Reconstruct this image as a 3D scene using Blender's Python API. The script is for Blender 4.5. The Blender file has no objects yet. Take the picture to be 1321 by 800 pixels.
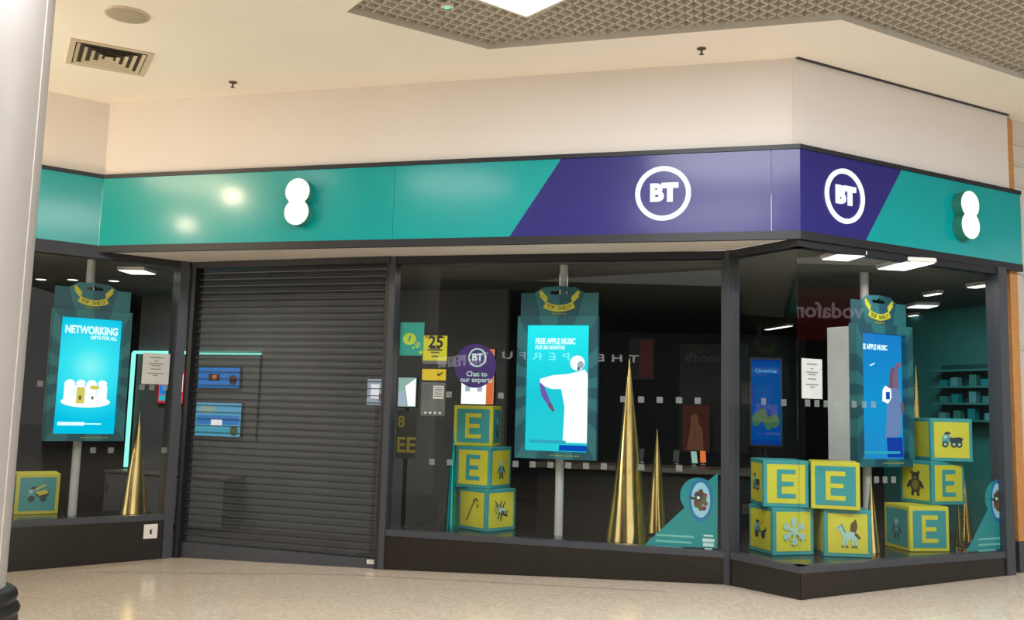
import bpy, math, random
from mathutils import Vector, Matrix
random.seed(7)
S = bpy.context.scene
COL = S.collection
PI = math.pi

# ------------------------------------------------------------------ camera
F, PITCH, ROLL, SHY, EYE = 1250.0, 0.1161, 0.0272, -18.8, 1.6
cd = bpy.data.cameras.new('camera')
cam = bpy.data.objects.new('camera', cd)
COL.objects.link(cam)
cd.sensor_fit = 'HORIZONTAL'; cd.sensor_width = 36.0
cd.lens = F / 1321.0 * 36.0
cd.shift_y = SHY / 1321.0
cd.clip_start = 0.05; cd.clip_end = 300
fw = Vector((0, math.cos(PITCH), math.sin(PITCH)))
up0 = Vector((0, -math.sin(PITCH), math.cos(PITCH)))
rt0 = Vector((1, 0, 0))
cr, sr = math.cos(ROLL), math.sin(ROLL)
rt = rt0 * cr + up0 * sr
up = up0 * cr - rt0 * sr
M = Matrix((rt, up, -fw)).transposed().to_4x4()
M.translation = Vector((0, 0, EYE))
cam.matrix_world = M
S.camera = cam
CAM = Vector((0, 0, EYE))

# ------------------------------------------------------------------ colour management, world
S.view_settings.view_transform = 'Standard'
S.view_settings.look = 'None'
S.view_settings.gamma = 1.0
S.view_settings.use_curve_mapping = False
S.view_settings.exposure = -0.17
w = bpy.data.worlds.new('mall_ambient'); S.world = w; w.use_nodes = True
w.node_tree.nodes['Background'].inputs[0].default_value = (1.0, 0.965, 0.92, 1)
w.node_tree.nodes['Background'].inputs[1].default_value = 1.4
S.cycles.use_adaptive_sampling = False
S.cycles.max_bounces = 8
S.cycles.transparent_max_bounces = 16
S.cycles.caustics_reflective = False
S.cycles.caustics_refractive = False
S.cycles.sample_clamp_indirect = 6.0

# ------------------------------------------------------------------ surveying helpers
def ray(px, py):
    a = (px - 660.5) / F
    b = -(py - 400.0 - SHY) / F
    return (fw + rt * a + up * b)

def hit_z(px, py, z):
    d = ray(px, py); return CAM + d * ((z - EYE) / d.z)

class Plane:
    """a vertical plane: x runs along it to the viewer's right, y runs into the shop"""
    def __init__(s, p, q):
        s.o = Vector((p[0], p[1], 0)); s.q = Vector((q[0], q[1], 0))
        s.d = (s.q - s.o).normalized(); s.n = Vector((-s.d.y, s.d.x, 0))
        s.len = (s.q - s.o).length; s.ang = math.atan2(s.d.y, s.d.x)
    def at(s, px, py, dep=0.0):
        d = ray(px, py)
        t = ((s.o + s.n * dep - CAM).dot(s.n)) / d.dot(s.n)
        h = CAM + d * t
        return (h - s.o).dot(s.d), h.z
    def w(s, x, y=0.0, z=0.0):
        return s.o + s.d * x + s.n * y + Vector((0, 0, z))
    def mirror(s, px, py, dist):
        d = ray(px, py); d = d / d.y
        v = CAM + d * dist
        return v - s.n * (2 * (v - s.o).dot(s.n))
    def mirror_z(s, px, py, z):
        v = hit_z(px, py, z)
        return v - s.n * (2 * (v - s.o).dot(s.n))

def floor_z(x, y): return 0.0265 * x - 0.0129 * (y - 7)

P0, P1, P2, P3 = (-4.990, 10.011), (-4.504, 10.399), (2.537, 8.443), (5.318, 9.992)
L0, W1, S2, W3, G, R = (-5.45, 9.628), (-3.709, 11.028), (-1.236, 10.176), (2.063, 9.254), (2.520, 8.462), (5.061, 9.845)
Z_FT, Z_FB, Z_CEIL, Z_SOF, Z_GLT, Z_SILL, Z_SB = 3.977, 3.234, 4.833, 3.171, 3.096, 0.328, 0.268
PL_LEFT = Plane(L0, W1); PL_MAIN = Plane(S2, W3); PL_NARROW = Plane(W3, G); PL_RIGHT = Plane(G, R)
# fascia line, extended to the left of the photo
dl = (Vector(P1) - Vector(P0)).normalized()
P00 = tuple(Vector(P0) - dl * 2.2)
FA_LEFT = Plane(P00, P1); FA_MAIN = Plane(P1, P2); FA_RIGHT = Plane(P2, P3)

# ------------------------------------------------------------------ materials
def lin(c):
    return tuple((v / 12.92 if v <= 0.04045 else ((v + 0.055) / 1.055) ** 2.4) for v in [x / 255.0 for x in c]) + (1.0,)

MATS = {}
def mat(name, col, rough=0.5, metal=0.0, spec=0.5, coat=0.0, emit=None, es=0.0, noise=None, alpha=1.0):
    m = bpy.data.materials.new(name); m.use_nodes = True; MATS[name] = m
    nt = m.node_tree; b = nt.nodes['Principled BSDF']
    c = lin(col)
    b.inputs['Base Color'].default_value = c
    b.inputs['Roughness'].default_value = rough
    b.inputs['Metallic'].default_value = metal
    b.inputs['Specular IOR Level'].default_value = spec
    b.inputs['Coat Weight'].default_value = coat; b.inputs['Coat Roughness'].default_value = 0.13
    b.inputs['Alpha'].default_value = alpha
    if emit:
        b.inputs['Emission Color'].default_value = lin(emit); b.inputs['Emission Strength'].default_value = es
    tc = nt.nodes.new('ShaderNodeTexCoord')
    n = nt.nodes.new('ShaderNodeTexNoise')
    sc, am = noise if noise else (6.0, 0.04)
    n.inputs['Scale'].default_value = sc; n.inputs['Detail'].default_value = 3
    nt.links.new(tc.outputs['Object'], n.inputs['Vector'])
    mp = nt.nodes.new('ShaderNodeMapRange')
    mp.inputs['From Min'].default_value = 0.3; mp.inputs['From Max'].default_value = 0.7
    mp.inputs['To Min'].default_value = 1 - am; mp.inputs['To Max'].default_value = 1 + am
    nt.links.new(n.outputs['Fac'], mp.inputs['Value'])
    mx = nt.nodes.new('ShaderNodeMix'); mx.data_type = 'RGBA'; mx.blend_type = 'MULTIPLY'
    mx.inputs[0].default_value = 1.0
    mx.inputs[6].default_value = c
    nt.links.new(mp.outputs['Result'], mx.inputs[7])
    nt.links.new(mx.outputs[2], b.inputs['Base Color'])
    return m

def emis(name, col, st):
    m = bpy.data.materials.new(name); m.use_nodes = True; MATS[name] = m
    nt = m.node_tree
    for n in list(nt.nodes):
        if n.type == 'BSDF_PRINCIPLED': nt.nodes.remove(n)
    e = nt.nodes.new('ShaderNodeEmission'); e.inputs[0].default_value = lin(col); e.inputs[1].default_value = st
    nt.links.new(e.outputs[0], nt.nodes['Material Output'].inputs[0])
    return m

def emis_ramp(name, stops, st, axis='Z', size=1.0, radial=None):
    """a lit screen picture whose colour runs along one axis of the screen"""
    m = emis(name, (255, 255, 255), st); nt = m.node_tree
    e = [n for n in nt.nodes if n.type == 'EMISSION'][0]
    tc = nt.nodes.new('ShaderNodeTexCoord'); sp = nt.nodes.new('ShaderNodeSeparateXYZ')
    mr = nt.nodes.new('ShaderNodeMapRange')
    if radial:
        vm = nt.nodes.new('ShaderNodeVectorMath'); vm.operation = 'DISTANCE'
        vm.inputs[1].default_value = radial
        nt.links.new(tc.outputs['Object'], vm.inputs[0])
        nt.links.new(vm.outputs['Value'], mr.inputs['Value'])
        mr.inputs['From Min'].default_value = 0; mr.inputs['From Max'].default_value = size
    else:
        nt.links.new(tc.outputs['Object'], sp.inputs[0])
        nt.links.new(sp.outputs[axis], mr.inputs['Value'])
        mr.inputs['From Min'].default_value = -size; mr.inputs['From Max'].default_value = size
    cr_ = nt.nodes.new('ShaderNodeValToRGB')
    el = cr_.color_ramp.elements
    el[0].position = stops[0][0]; el[0].color = lin(stops[0][1])
    el[1].position = stops[-1][0]; el[1].color = lin(stops[-1][1])
    for p, c in stops[1:-1]:
        x = el.new(p); x.color = lin(c)
    nt.links.new(mr.outputs['Result'], cr_.inputs[0]); nt.links.new(cr_.outputs[0], e.inputs[0])
    return m

def glass_mat(name, tint=(0.94, 0.96, 0.955)):
    m = bpy.data.materials.new(name); m.use_nodes = True; MATS[name] = m
    nt = m.node_tree
    for n in list(nt.nodes):
        if n.type == 'BSDF_PRINCIPLED': nt.nodes.remove(n)
    t = nt.nodes.new('ShaderNodeBsdfTransparent'); t.inputs[0].default_value = (*tint, 1)
    g = nt.nodes.new('ShaderNodeBsdfGlossy'); g.inputs['Roughness'].default_value = 0.0
    fr = nt.nodes.new('ShaderNodeFresnel'); fr.inputs['IOR'].default_value = 1.5
    mx = nt.nodes.new('ShaderNodeMixShader')
    ge = nt.nodes.new('ShaderNodeNewGeometry'); iv = nt.nodes.new('ShaderNodeMath'); iv.operation = 'SUBTRACT'; iv.inputs[0].default_value = 1.0
    ml = nt.nodes.new('ShaderNodeMath'); ml.operation = 'MULTIPLY'
    nt.links.new(ge.outputs['Backfacing'], iv.inputs[1]); nt.links.new(iv.outputs[0], ml.inputs[0]); nt.links.new(fr.outputs[0], ml.inputs[1])
    nt.links.new(ml.outputs[0], mx.inputs[0]); nt.links.new(t.outputs[0], mx.inputs[1]); nt.links.new(g.outputs[0], mx.inputs[2])
    nt.links.new(mx.outputs[0], nt.nodes['Material Output'].inputs[0])
    return m

mat('wall_paint', (216, 209, 203), 0.6, noise=(1.2, 0.02))
mat('ceiling_paint', (250, 243, 232), 0.65, noise=(1.0, 0.02))
mat('column_paint', (160, 154, 151), 0.45, noise=(3, 0.03))
mat('teal_panel', (0, 150, 152), 0.25, spec=0.3, coat=0.3, noise=(1.5, 0.03))
mat('purple_panel', (42, 40, 112), 0.28, spec=0.25, coat=0.2, noise=(1.5, 0.03))
mat('grey_metal', (66, 69, 76), 0.38, 0.2, noise=(8, 0.05))
mat('dark_metal', (33, 34, 38), 0.42, 0.2, noise=(8, 0.05))
mat('shutter_rib', (76, 81, 85), 0.42, 0.35, noise=(4, 0.08))
mat('black_granite', (31, 27, 25), 0.18, noise=(60, 0.25))
mat('trim_grey', (196, 190, 178), 0.5)
mat('joint', (138, 122, 104), 0.5)
mat('grille_white', (206, 200, 186), 0.5)
mat('void_dark', (96, 90, 76), 0.9)
mat('vent_paint', (205, 190, 165), 0.5)
mat('vent_dark', (60, 52, 42), 0.8)
mat('disc_paint', (176, 165, 142), 0.6)
mat('brass_dark', (92, 80, 60), 0.4, 0.6)
mat('wood', (190, 132, 72), 0.5, noise=(20, 0.12))
mat('pale_siding', (206, 198, 188), 0.55)
mat('black_plastic', (22, 22, 24), 0.35)
mat('black_rubber', (20, 20, 21), 0.5)
mat('white_plastic', (225, 222, 218), 0.35)
mat('paper', (226, 222, 220), 0.7)
mat('ink', (70, 68, 70), 0.7)
mat('pale_ink', (150, 148, 148), 0.7)
mat('shop_wall', (88, 90, 91), 0.6, noise=(2, 0.1))
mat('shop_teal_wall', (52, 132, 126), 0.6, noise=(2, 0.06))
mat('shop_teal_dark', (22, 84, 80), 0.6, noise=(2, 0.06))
mat('shop_ceiling', (104, 104, 100), 0.8, noise=(2, 0.1))
mat('shop_floor', (58, 52, 48), 0.35, noise=(5, 0.1))
mat('platform', (30, 29, 29), 0.12, spec=0.5)
mat('pole_white', (190, 192, 190), 0.35)
mat('housing_white', (205, 208, 210), 0.4)
mat('gold', (242, 210, 138), 0.17, 1.0, noise=(5, 0.08))
mat('teal_foil', (30, 165, 165), 0.2, 0.9)
mat('block_teal', (58, 150, 152), 0.5)
mat('block_yellow', (208, 200, 60), 0.5)
mat('toy_dark', (44, 56, 60), 0.6)
mat('toy_teal', (84, 158, 168), 0.6)
mat('toy_pale', (170, 205, 196), 0.6)
mat('toy_brown', (92, 74, 44), 0.6)
mat('toy_olive', (128, 124, 58), 0.6)
mat('toy_maroon', (110, 40, 48), 0.6)
mat('toy_green', (74, 92, 40), 0.6)
mat('toy_yellow', (212, 190, 62), 0.6)
mat('ribbon_yellow', (206, 196, 62), 0.5)
mat('ribbon_ink', (110, 120, 40), 0.5)
mat('decal_teal', (12, 136, 142), 0.5)
mat('decal_blue', (18, 110, 160), 0.5)
mat('decal_sky', (150, 198, 222), 0.5)
mat('decal_line', (110, 186, 176), 0.5)
mat('decal_white', (196, 226, 226), 0.5)
mat('dot_frost', (150, 158, 158), 0.7, alpha=0.3)
mat('poster_teal', (34, 150, 140), 0.5)
mat('poster_lime', (180, 200, 50), 0.5)
mat('poster_yellow', (206, 198, 40), 0.5)
mat('poster_gold', (222, 190, 40), 0.5)
mat('poster_grey', (96, 98, 98), 0.6)
mat('poster_purple', (62, 34, 110), 0.45)
mat('poster_black', (18, 19, 21), 0.5)
mat('dull_yellow', (104, 96, 20), 0.5)
mat('faint_grey', (84, 86, 90), 0.5)
mat('table_wood', (96, 86, 76), 0.4, noise=(12, 0.1))
mat('front_dark', (34, 32, 32), 0.4)
mat('sign_red', (150, 34, 38), 0.4, emit=(150, 30, 34), es=0.35)
emis('sign_white_lit', (255, 255, 255), 6.0)
emis('sign_white_dim', (255, 255, 255), 4.0)
emis('sign_red_letter', (255, 225, 225), 2.2)
emis('logo_white', (248, 252, 255), 1.3)
emis('logo_yellow', (255, 255, 226), 1.5)
mat('logo_side', (52, 128, 112), 0.4)
emis('lum', (255, 250, 240), 6.0)
emis('shop_strip', (255, 255, 250), 2.2)
emis('downlight', (255, 246, 230), 3.0)
emis('led_cyan', (140, 245, 225), 1.5)
emis('green_led', (80, 255, 140), 2.0)
emis('scr_white', (252, 255, 255), 1.35)
emis('scr_text', (225, 255, 255), 1.35)
emis('scr_purple', (130, 110, 200), 0.9)
emis('scr_skin', (142, 108, 140), 0.8)
emis('scr_arm', (158, 122, 150), 0.8)
emis('scr_navy', (10, 90, 215), 0.9)
emis('scr_shirt', (128, 160, 216), 0.85)
emis('scr_shorts', (28, 78, 200), 0.8)
emis('scr_grey', (190, 205, 225), 0.9)
emis('scr_yellow', (240, 225, 110), 1.0)
emis('scr_blue', (30, 130, 215), 1.1)
emis('scr_lightblue', (90, 180, 215), 1.15)
emis('scr_red', (225, 50, 60), 0.85)
emis('scr_orange', (250, 130, 70), 0.9)
emis('scr_cyan', (60, 200, 225), 0.85)
emis('scr_brown', (86, 52, 40), 0.5)
emis('scr_tan', (130, 88, 66), 0.5)
emis('scr_deep', (16, 70, 175), 0.6)
emis('scr_olive', (90, 130, 70), 0.5)
emis('scr_pale', (175, 215, 200), 0.8)
emis_ramp('scr_main', [(0, (40, 205, 215)), (0.45, (30, 205, 222)), (1, (40, 240, 248))], 1.25, 'Z', 0.62)
emis_ramp('scr_left', [(0, (140, 252, 250)), (0.35, (60, 232, 246)), (1, (0, 196, 232))], 1.25, radial=(0.02, 0, 0.1), size=0.62)
emis_ramp('scr_right', [(0, (40, 150, 220)), (0.4, (20, 165, 228)), (1, (30, 140, 222))], 1.05, 'Z', 0.62)
glass_mat('shop_glass')

# terrazzo floor
def terrazzo():
    m = mat('terrazzo', (196, 180, 160), 0.16, spec=0.5); nt = m.node_tree; b = nt.nodes['Principled BSDF']
    tc = [n for n in nt.nodes if n.type == 'TEX_COORD'][0]
    v = nt.nodes.new('ShaderNodeTexVoronoi'); v.inputs['Scale'].default_value = 45
    n = nt.nodes.new('ShaderNodeTexNoise'); n.inputs['Scale'].default_value = 1.4
    nt.links.new(tc.outputs['Object'], v.inputs['Vector']); nt.links.new(tc.outputs['Object'], n.inputs['Vector'])
    r = nt.nodes.new('ShaderNodeValToRGB'); e = r.color_ramp.elements
    e[0].position = 0.0; e[0].color = lin((196, 180, 160)); e[1].position = 1.0; e[1].color = lin((218, 204, 186))
    x = e.new(0.5); x.color = lin((208, 193, 173))
    sep = nt.nodes.new('ShaderNodeSeparateColor')
    nt.links.new(v.outputs['Color'], sep.inputs[0]); nt.links.new(sep.outputs[0], r.inputs[0])
    mp = nt.nodes.new('ShaderNodeMapRange'); mp.inputs['To Min'].default_value = 0.93; mp.inputs['To Max'].default_value = 1.05
    nt.links.new(n.outputs['Fac'], mp.inputs['Value'])
    mx = nt.nodes.new('ShaderNodeMix'); mx.data_type = 'RGBA'; mx.blend_type = 'MULTIPLY'; mx.inputs[0].default_value = 1
    nt.links.new(r.outputs[0], mx.inputs[6]); nt.links.new(mp.outputs['Result'], mx.inputs[7])
    nt.links.new(mx.outputs[2], b.inputs['Base Color'])
terrazzo()

# perforated shutter slats: a fine punched steel sheet
def perforated():
    m = mat('shutter_slat', (72, 77, 81), 0.45, 0.35, noise=(4, 0.08)); nt = m.node_tree
    b = nt.nodes['Principled BSDF']; out = nt.nodes['Material Output']
    tc = [n for n in nt.nodes if n.type == 'TEX_COORD'][0]
    ck = nt.nodes.new('ShaderNodeTexChecker'); ck.inputs['Scale'].default_value = 260
    ck.inputs['Color1'].default_value = (0.95, 0.95, 0.95, 1); ck.inputs['Color2'].default_value = (0.2, 0.2, 0.2, 1)
    nt.links.new(tc.outputs['Object'], ck.inputs['Vector'])
    t = nt.nodes.new('ShaderNodeBsdfTransparent'); mx = nt.nodes.new('ShaderNodeMixShader')
    nt.links.new(ck.outputs['Color'], mx.inputs[0]); nt.links.new(b.outputs[0], mx.inputs[1]); nt.links.new(t.outputs[0], mx.inputs[2])
    nt.links.new(mx.outputs[0], out.inputs[0])
perforated()

# sunburst card of the toy-pack displays
def sunburst():
    m = mat('pack_card', (38, 104, 114), 0.45); nt = m.node_tree; b = nt.nodes['Principled BSDF']
    tc = [n for n in nt.nodes if n.type == 'TEX_COORD'][0]
    sp = nt.nodes.new('ShaderNodeSeparateXYZ'); nt.links.new(tc.outputs['Object'], sp.inputs[0])
    at = nt.nodes.new('ShaderNodeMath'); at.operation = 'ARCTAN2'
    nt.links.new(sp.outputs['Z'], at.inputs[0]); nt.links.new(sp.outputs['X'], at.inputs[1])
    mu = nt.nodes.new('ShaderNodeMath'); mu.operation = 'MULTIPLY'; mu.inputs[1].default_value = 12
    si = nt.nodes.new('ShaderNodeMath'); si.operation = 'SINE'
    gt = nt.nodes.new('ShaderNodeMath'); gt.operation = 'GREATER_THAN'; gt.inputs[1].default_value = 0
    nt.links.new(at.outputs[0], mu.inputs[0]); nt.links.new(mu.outputs[0], si.inputs[0]); nt.links.new(si.outputs[0], gt.inputs[0])
    mx = nt.nodes.new('ShaderNodeMix'); mx.data_type = 'RGBA'
    mx.inputs[6].default_value = lin((26, 84, 98)); mx.inputs[7].default_value = lin((44, 112, 120))
    nt.links.new(gt.outputs[0], mx.inputs[0]); nt.links.new(mx.outputs[2], b.inputs['Base Color'])
sunburst()

# ------------------------------------------------------------------ mesh helpers
class MB:
    def __init__(s): s.v = []; s.f = []; s.m = []; s.mats = []; s.sm = []
    def mi(s, m):
        if m not in s.mats: s.mats.append(m)
        return s.mats.index(m)
    def poly(s, pts, m, smooth=False):
        b = len(s.v); s.v += [tuple(p) for p in pts]; s.f.append(tuple(range(b, b + len(pts)))); s.m.append(s.mi(m)); s.sm.append(smooth)
    def quadgrid(s, rings, m, smooth=True, close=True):
        n = len(rings[0]); b = len(s.v)
        for r in rings: s.v += [tuple(p) for p in r]
        for i in range(len(rings) - 1):
            for j in range(n if close else n - 1):
                k = (j + 1) % n
                s.f.append((b + i * n + j, b + i * n + k, b + (i + 1) * n + k, b + (i + 1) * n + j)); s.m.append(s.mi(m)); s.sm.append(smooth)
    def box(s, x0, x1, y0, y1, z0, z1, m, bev=0.0):
        if bev <= 0:
            p = [(x0, y0, z0), (x1, y0, z0), (x1, y1, z0), (x0, y1, z0), (x0, y0, z1), (x1, y0, z1), (x1, y1, z1), (x0, y1, z1)]
            b = len(s.v); s.v += p
            for f in ((0, 3, 2, 1), (4, 5, 6, 7), (0, 1, 5, 4), (1, 2, 6, 5), (2, 3, 7, 6), (3, 0, 4, 7)):
                s.f.append(tuple(b + i for i in f)); s.m.append(s.mi(m)); s.sm.append(False)
        else:  # chamfered along the vertical edges and top / bottom rims
            e = bev
            def ring(i, z): 
                a0, a1, b0, b1 = x0 + i, x1 - i, y0 + i, y1 - i
                return [(a0 + e, b0, z), (a1 - e, b0, z), (a1, b0 + e, z), (a1, b1 - e, z), (a1 - e, b1, z), (a0 + e, b1, z), (a0, b1 - e, z), (a0, b0 + e, z)]
            rs = [ring(e, z0), ring(0, z0 + e), ring(0, z1 - e), ring(e, z1)]
            s.quadgrid(rs, m, smooth=False)
            s.poly(list(reversed(rs[0])), m); s.poly(rs[-1], m)
    def prism(s, xz, y0, y1, m, side=None):
        """an outline in the x-z plane, given thickness from y0 (front) to y1 (back)"""
        ar = sum(xz[i][0] * xz[(i + 1) % len(xz)][1] - xz[(i + 1) % len(xz)][0] * xz[i][1] for i in range(len(xz)))
        if ar < 0: xz = list(reversed(xz))
        n = len(xz)
        s.poly([(x, y0, z) for x, z in xz], m)
        s.poly([(x, y1, z) for x, z in reversed(xz)], m)
        for i in range(n):
            a, b_ = xz[i], xz[(i + 1) % n]
            s.poly([(a[0], y0, a[1]), (a[0], y1, a[1]), (b_[0], y1, b_[1]), (b_[0], y0, b_[1])], side or m)
    def prism_z(s, xy, z0, z1, m):
        ar = sum(xy[i][0] * xy[(i + 1) % len(xy)][1] - xy[(i + 1) % len(xy)][0] * xy[i][1] for i in range(len(xy)))
        if ar < 0: xy = list(reversed(xy))
        n = len(xy)
        f0 = (lambda p: z0(*p)) if callable(z0) else (lambda p: z0)
        f1 = (lambda p: z1(*p)) if callable(z1) else (lambda p: z1)
        s.poly([(x, y, f1((x, y))) for x, y in xy], m)
        s.poly([(x, y, f0((x, y))) for x, y in reversed(xy)], m)
        for i in range(n):
            a, b_ = xy[i], xy[(i + 1) % n]
            s.poly([(a[0], a[1], f0(a)), (b_[0], b_[1], f0(b_)), (b_[0], b_[1], f1(b_)), (a[0], a[1], f1(a))], m)
    def lathe(s, prof, m, n=32, cx=0, cy=0, axis='z', caps=True):
        rings = []
        for r, z in prof:
            if axis == 'z': rings.append([(cx + r * math.cos(2 * PI * k / n), cy + r * math.sin(2 * PI * k / n), z) for k in range(n)])
        s.quadgrid(rings, m)
        if caps:
            if prof[0][0] > 1e-4: s.poly(list(reversed(rings[0])), m)
            if prof[-1][0] > 1e-4: s.poly(rings[-1], m)
    def tube(s, pts, r, m, n=10):
        rings = []
        pts = [Vector(p) for p in pts]
        for i, p in enumerate(pts):
            t = (pts[min(i + 1, len(pts) - 1)] - pts[max(i - 1, 0)]).normalized()
            a = t.cross(Vector((0, 0, 1)))
            if a.length < 1e-3: a = t.cross(Vector((1, 0, 0)))
            a.normalize(); b = t.cross(a)
            rings.append([p + a * (r * math.cos(2 * PI * k / n)) + b * (r * math.sin(2 * PI * k / n)) for k in range(n)])
        s.quadgrid(rings, m); s.poly(list(reversed(rings[0])), m); s.poly(rings[-1], m)
    def mesh(s, name):
        me = bpy.data.meshes.new(name); me.from_pydata(s.v, [], s.f)
        for m in s.mats: me.materials.append(MATS[m])
        for p, i, sm in zip(me.polygons, s.m, s.sm): p.material_index = i; p.use_smooth = sm
        me.update(); return me
    def build(s, name, parent=None, loc=(0, 0, 0), rz=0.0):
        o = bpy.data.objects.new(name, s.mesh(name)); COL.objects.link(o)
        o.parent = parent; o.location = loc; o.rotation_euler = (0, 0, rz); return o

def ell(cx, cz, rx, rz, rot=0, n=28):
    out = []
    for k in range(n):
        a = 2 * PI * k / n; x, z = rx * math.cos(a), rz * math.sin(a)
        out.append((cx + x * math.cos(rot) - z * math.sin(rot), cz + x * math.sin(rot) + z * math.cos(rot)))
    return out
def cap(p, q, w, w2=None, n=6):
    w2 = w if w2 is None else w2
    a = math.atan2(q[1] - p[1], q[0] - p[0]); out = []
    for k in range(n + 1):
        t = a + PI / 2 + PI * k / n; out.append((p[0] + w / 2 * math.cos(t), p[1] + w / 2 * math.sin(t)))
    for k in range(n + 1):
        t = a - PI / 2 + PI * k / n; out.append((q[0] + w2 / 2 * math.cos(t), q[1] + w2 / 2 * math.sin(t)))
    return out
def rect(x0, x1, z0, z1): return [(x0, z0), (x1, z0), (x1, z1), (x0, z1)]

def empty(name, loc=(0, 0, 0), rz=0.0, label=None, cat=None, group=None, kind=None):
    o = bpy.data.objects.new(name, None); COL.objects.link(o); o.empty_display_size = 0.1
    o.location = loc; o.rotation_euler = (0, 0, rz); return tag(o, label, cat, group, kind)
def tag(o, label=None, cat=None, group=None, kind=None):
    if label: o['label'] = label
    if cat: o['category'] = cat
    if group: o['group'] = group
    if kind: o['kind'] = kind
    return o
def struct(mb, name, **k):
    o = mb.build(name, **k); o['kind'] = 'structure'; return o

def text(name, s, size, m, parent=None, x=0, y=0, z=0, off=0.0, ext=0.002, align='CENTER', space=1.0, sx=1.0, fit=None):
    cu = bpy.data.curves.new(name, 'FONT'); cu.body = s; cu.size = size; cu.offset = off; cu.extrude = ext
    cu.align_x = align; cu.align_y = 'CENTER'; cu.space_character = space; cu.resolution_u = 4
    t = bpy.data.objects.new('t', cu); COL.objects.link(t)
    dg = bpy.context.evaluated_depsgraph_get(); dg.update()
    me = bpy.data.meshes.new_from_object(t.evaluated_get(dg))
    bpy.data.objects.remove(t); bpy.data.curves.remove(cu)
    for v in me.vertices: v.co = Vector((v.co.x * sx, -v.co.z, v.co.y))
    if fit:
        xs = [v.co.x for v in me.vertices]; kk = fit / (max(xs) - min(xs))
        for v in me.vertices: v.co.x *= kk
    me.materials.clear(); me.materials.append(MATS[m]); me.name = name
    o = bpy.data.objects.new(name, me); COL.objects.link(o); o.parent = parent; o.location = (x, y, z)
    return o

def area(name, loc, target, sx, sy, power, col):
    l = bpy.data.lights.new(name, 'AREA'); l.shape = 'ELLIPSE'; l.size = sx; l.size_y = sy; l.energy = power; l.color = col
    o = bpy.data.objects.new(name, l); COL.objects.link(o); o.location = loc
    o.rotation_euler = (Vector(target) - Vector(loc)).to_track_quat('-Z', 'Y').to_euler(); return o

# ------------------------------------------------------------------ the mall's lights (large lamps), plus added fill lamps
WARM, COOL, NEUT = (1.0, 0.80, 0.56), (0.93, 0.97, 1.0), (1.0, 0.965, 0.92)
for px_, py_, sz_, pw_ in ((590, 238, 1.6, 62), (405, 226, .7, 10), (960, 205, 2.4, 300)):
    p = FA_MAIN.mirror_z(px_, py_, 4.78); area('concourse_light', p, p - Vector((0, 0, 1)), sz_, sz_, pw_, COOL if px_ > 450 else NEUT)
area('concourse_light', (-6.6, 7.6, 4.78), (-6.2, 8.0, 0), 1.2, 1.2, 70, WARM)
area('concourse_light', (-0.6, 2.2, 4.78), (-0.6, 2.6, 0), 2.4, 2.4, 230, NEUT)  # unseen extra lamp, added to keep up the overall brightness
area('concourse_light', (6.2, 5.0, 4.78), (6.2, 5.4, 0), 1.8, 1.8, 420, COOL)
p = FA_MAIN.mirror(300, 253, 14.0); area('warm_spot', p, FA_MAIN.w(2, 0, 3.6), 0.24, 0.18, 26, WARM)
p = FA_MAIN.mirror(240, 290, 14.0); area('warm_spot', p, FA_MAIN.w(2, 0, 3.6), 0.22, 0.16, 14, WARM)
area('warm_fill', (-5.9, 8.0, 2.2), (-2.6, 8.9, 4.83), 1.2, 0.8, 60, WARM)  # unseen lamp added to warm and brighten the left ceiling
area('shop_fill', (5.0, 11.6, 3.05), (5.2, 11.8, 0), 1.6, 1.0, 38, COOL)  # lamps without fixtures, added to brighten the teal wall and shop interior
area('shop_fill', (-4.5, 12.4, 3.05), (-4.5, 12.6, 0), 1.4, 0.8, 60, NEUT)
area('shop_fill', (0.6, 10.7, 3.05), (0.6, 10.6, 0), 3.0, 0.5, 16, NEUT)  # this and the next are added over the platforms to brighten the blocks
area('shop_fill', (3.6, 9.8, 3.05), (3.6, 9.7, 0), 2.0, 0.5, 12, NEUT)

# ------------------------------------------------------------------ floor and ceilings
b = MB(); b.poly([(x, y, floor_z(x, y)) for x, y in ((-16, -9), (16, -9), (16, 21), (-16, 21))], 'terrazzo'); struct(b, 'floor')
# thin movement joint in the terrazzo
b = MB()
q = [hit_z(120, 737, -0.14), hit_z(440, 745.5, -0.11), hit_z(640, 757, -0.07), hit_z(860, 770, -0.03)]
for i in range(3):
    a, c = q[i], q[i + 1]
    b.poly([(a.x, a.y - .006, floor_z(a.x, a.y - .006) + .002), (c.x, c.y - .006, floor_z(c.x, c.y - .006) + .002), (c.x, c.y + .006, floor_z(c.x, c.y + .006) + .002), (a.x, a.y + .006, floor_z(a.x, a.y + .006) + .002)], 'joint')
struct(b, 'trim_1')

# ceiling with the open-cell grille let into it
gA, gB, gC = hit_z(447, 15, Z_CEIL), hit_z(630, 63, Z_CEIL), hit_z(1085, 25, Z_CEIL)
gD = hit_z(1321, 102, Z_CEIL)
dAB = (gB - gA).normalized(); dCD = (gD - gC).normalized()
gA2 = gA + Vector((0.66, -0.75, 0)).normalized() * 9.0
e0 = hit_z(468, 0, Z_CEIL); gA2 = gA + (e0 - gA).normalized() * 10.5
gD2 = gC + dCD * 9.0
OPEN = [(gA.x, gA.y), (gB.x, gB.y), (gC.x, gC.y), (gD2.x, gD2.y), (14, -4.0), (gA2.x, gA2.y)]
wallpts = [P00, P1, P2, P3]
b = MB()
WB = 0.035
b.poly([(-14, 6.5, Z_CEIL), (gA.x, gA.y, Z_CEIL), (gA2.x, gA2.y, Z_CEIL), (-14, -4, Z_CEIL)], 'ceiling_paint')
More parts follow.
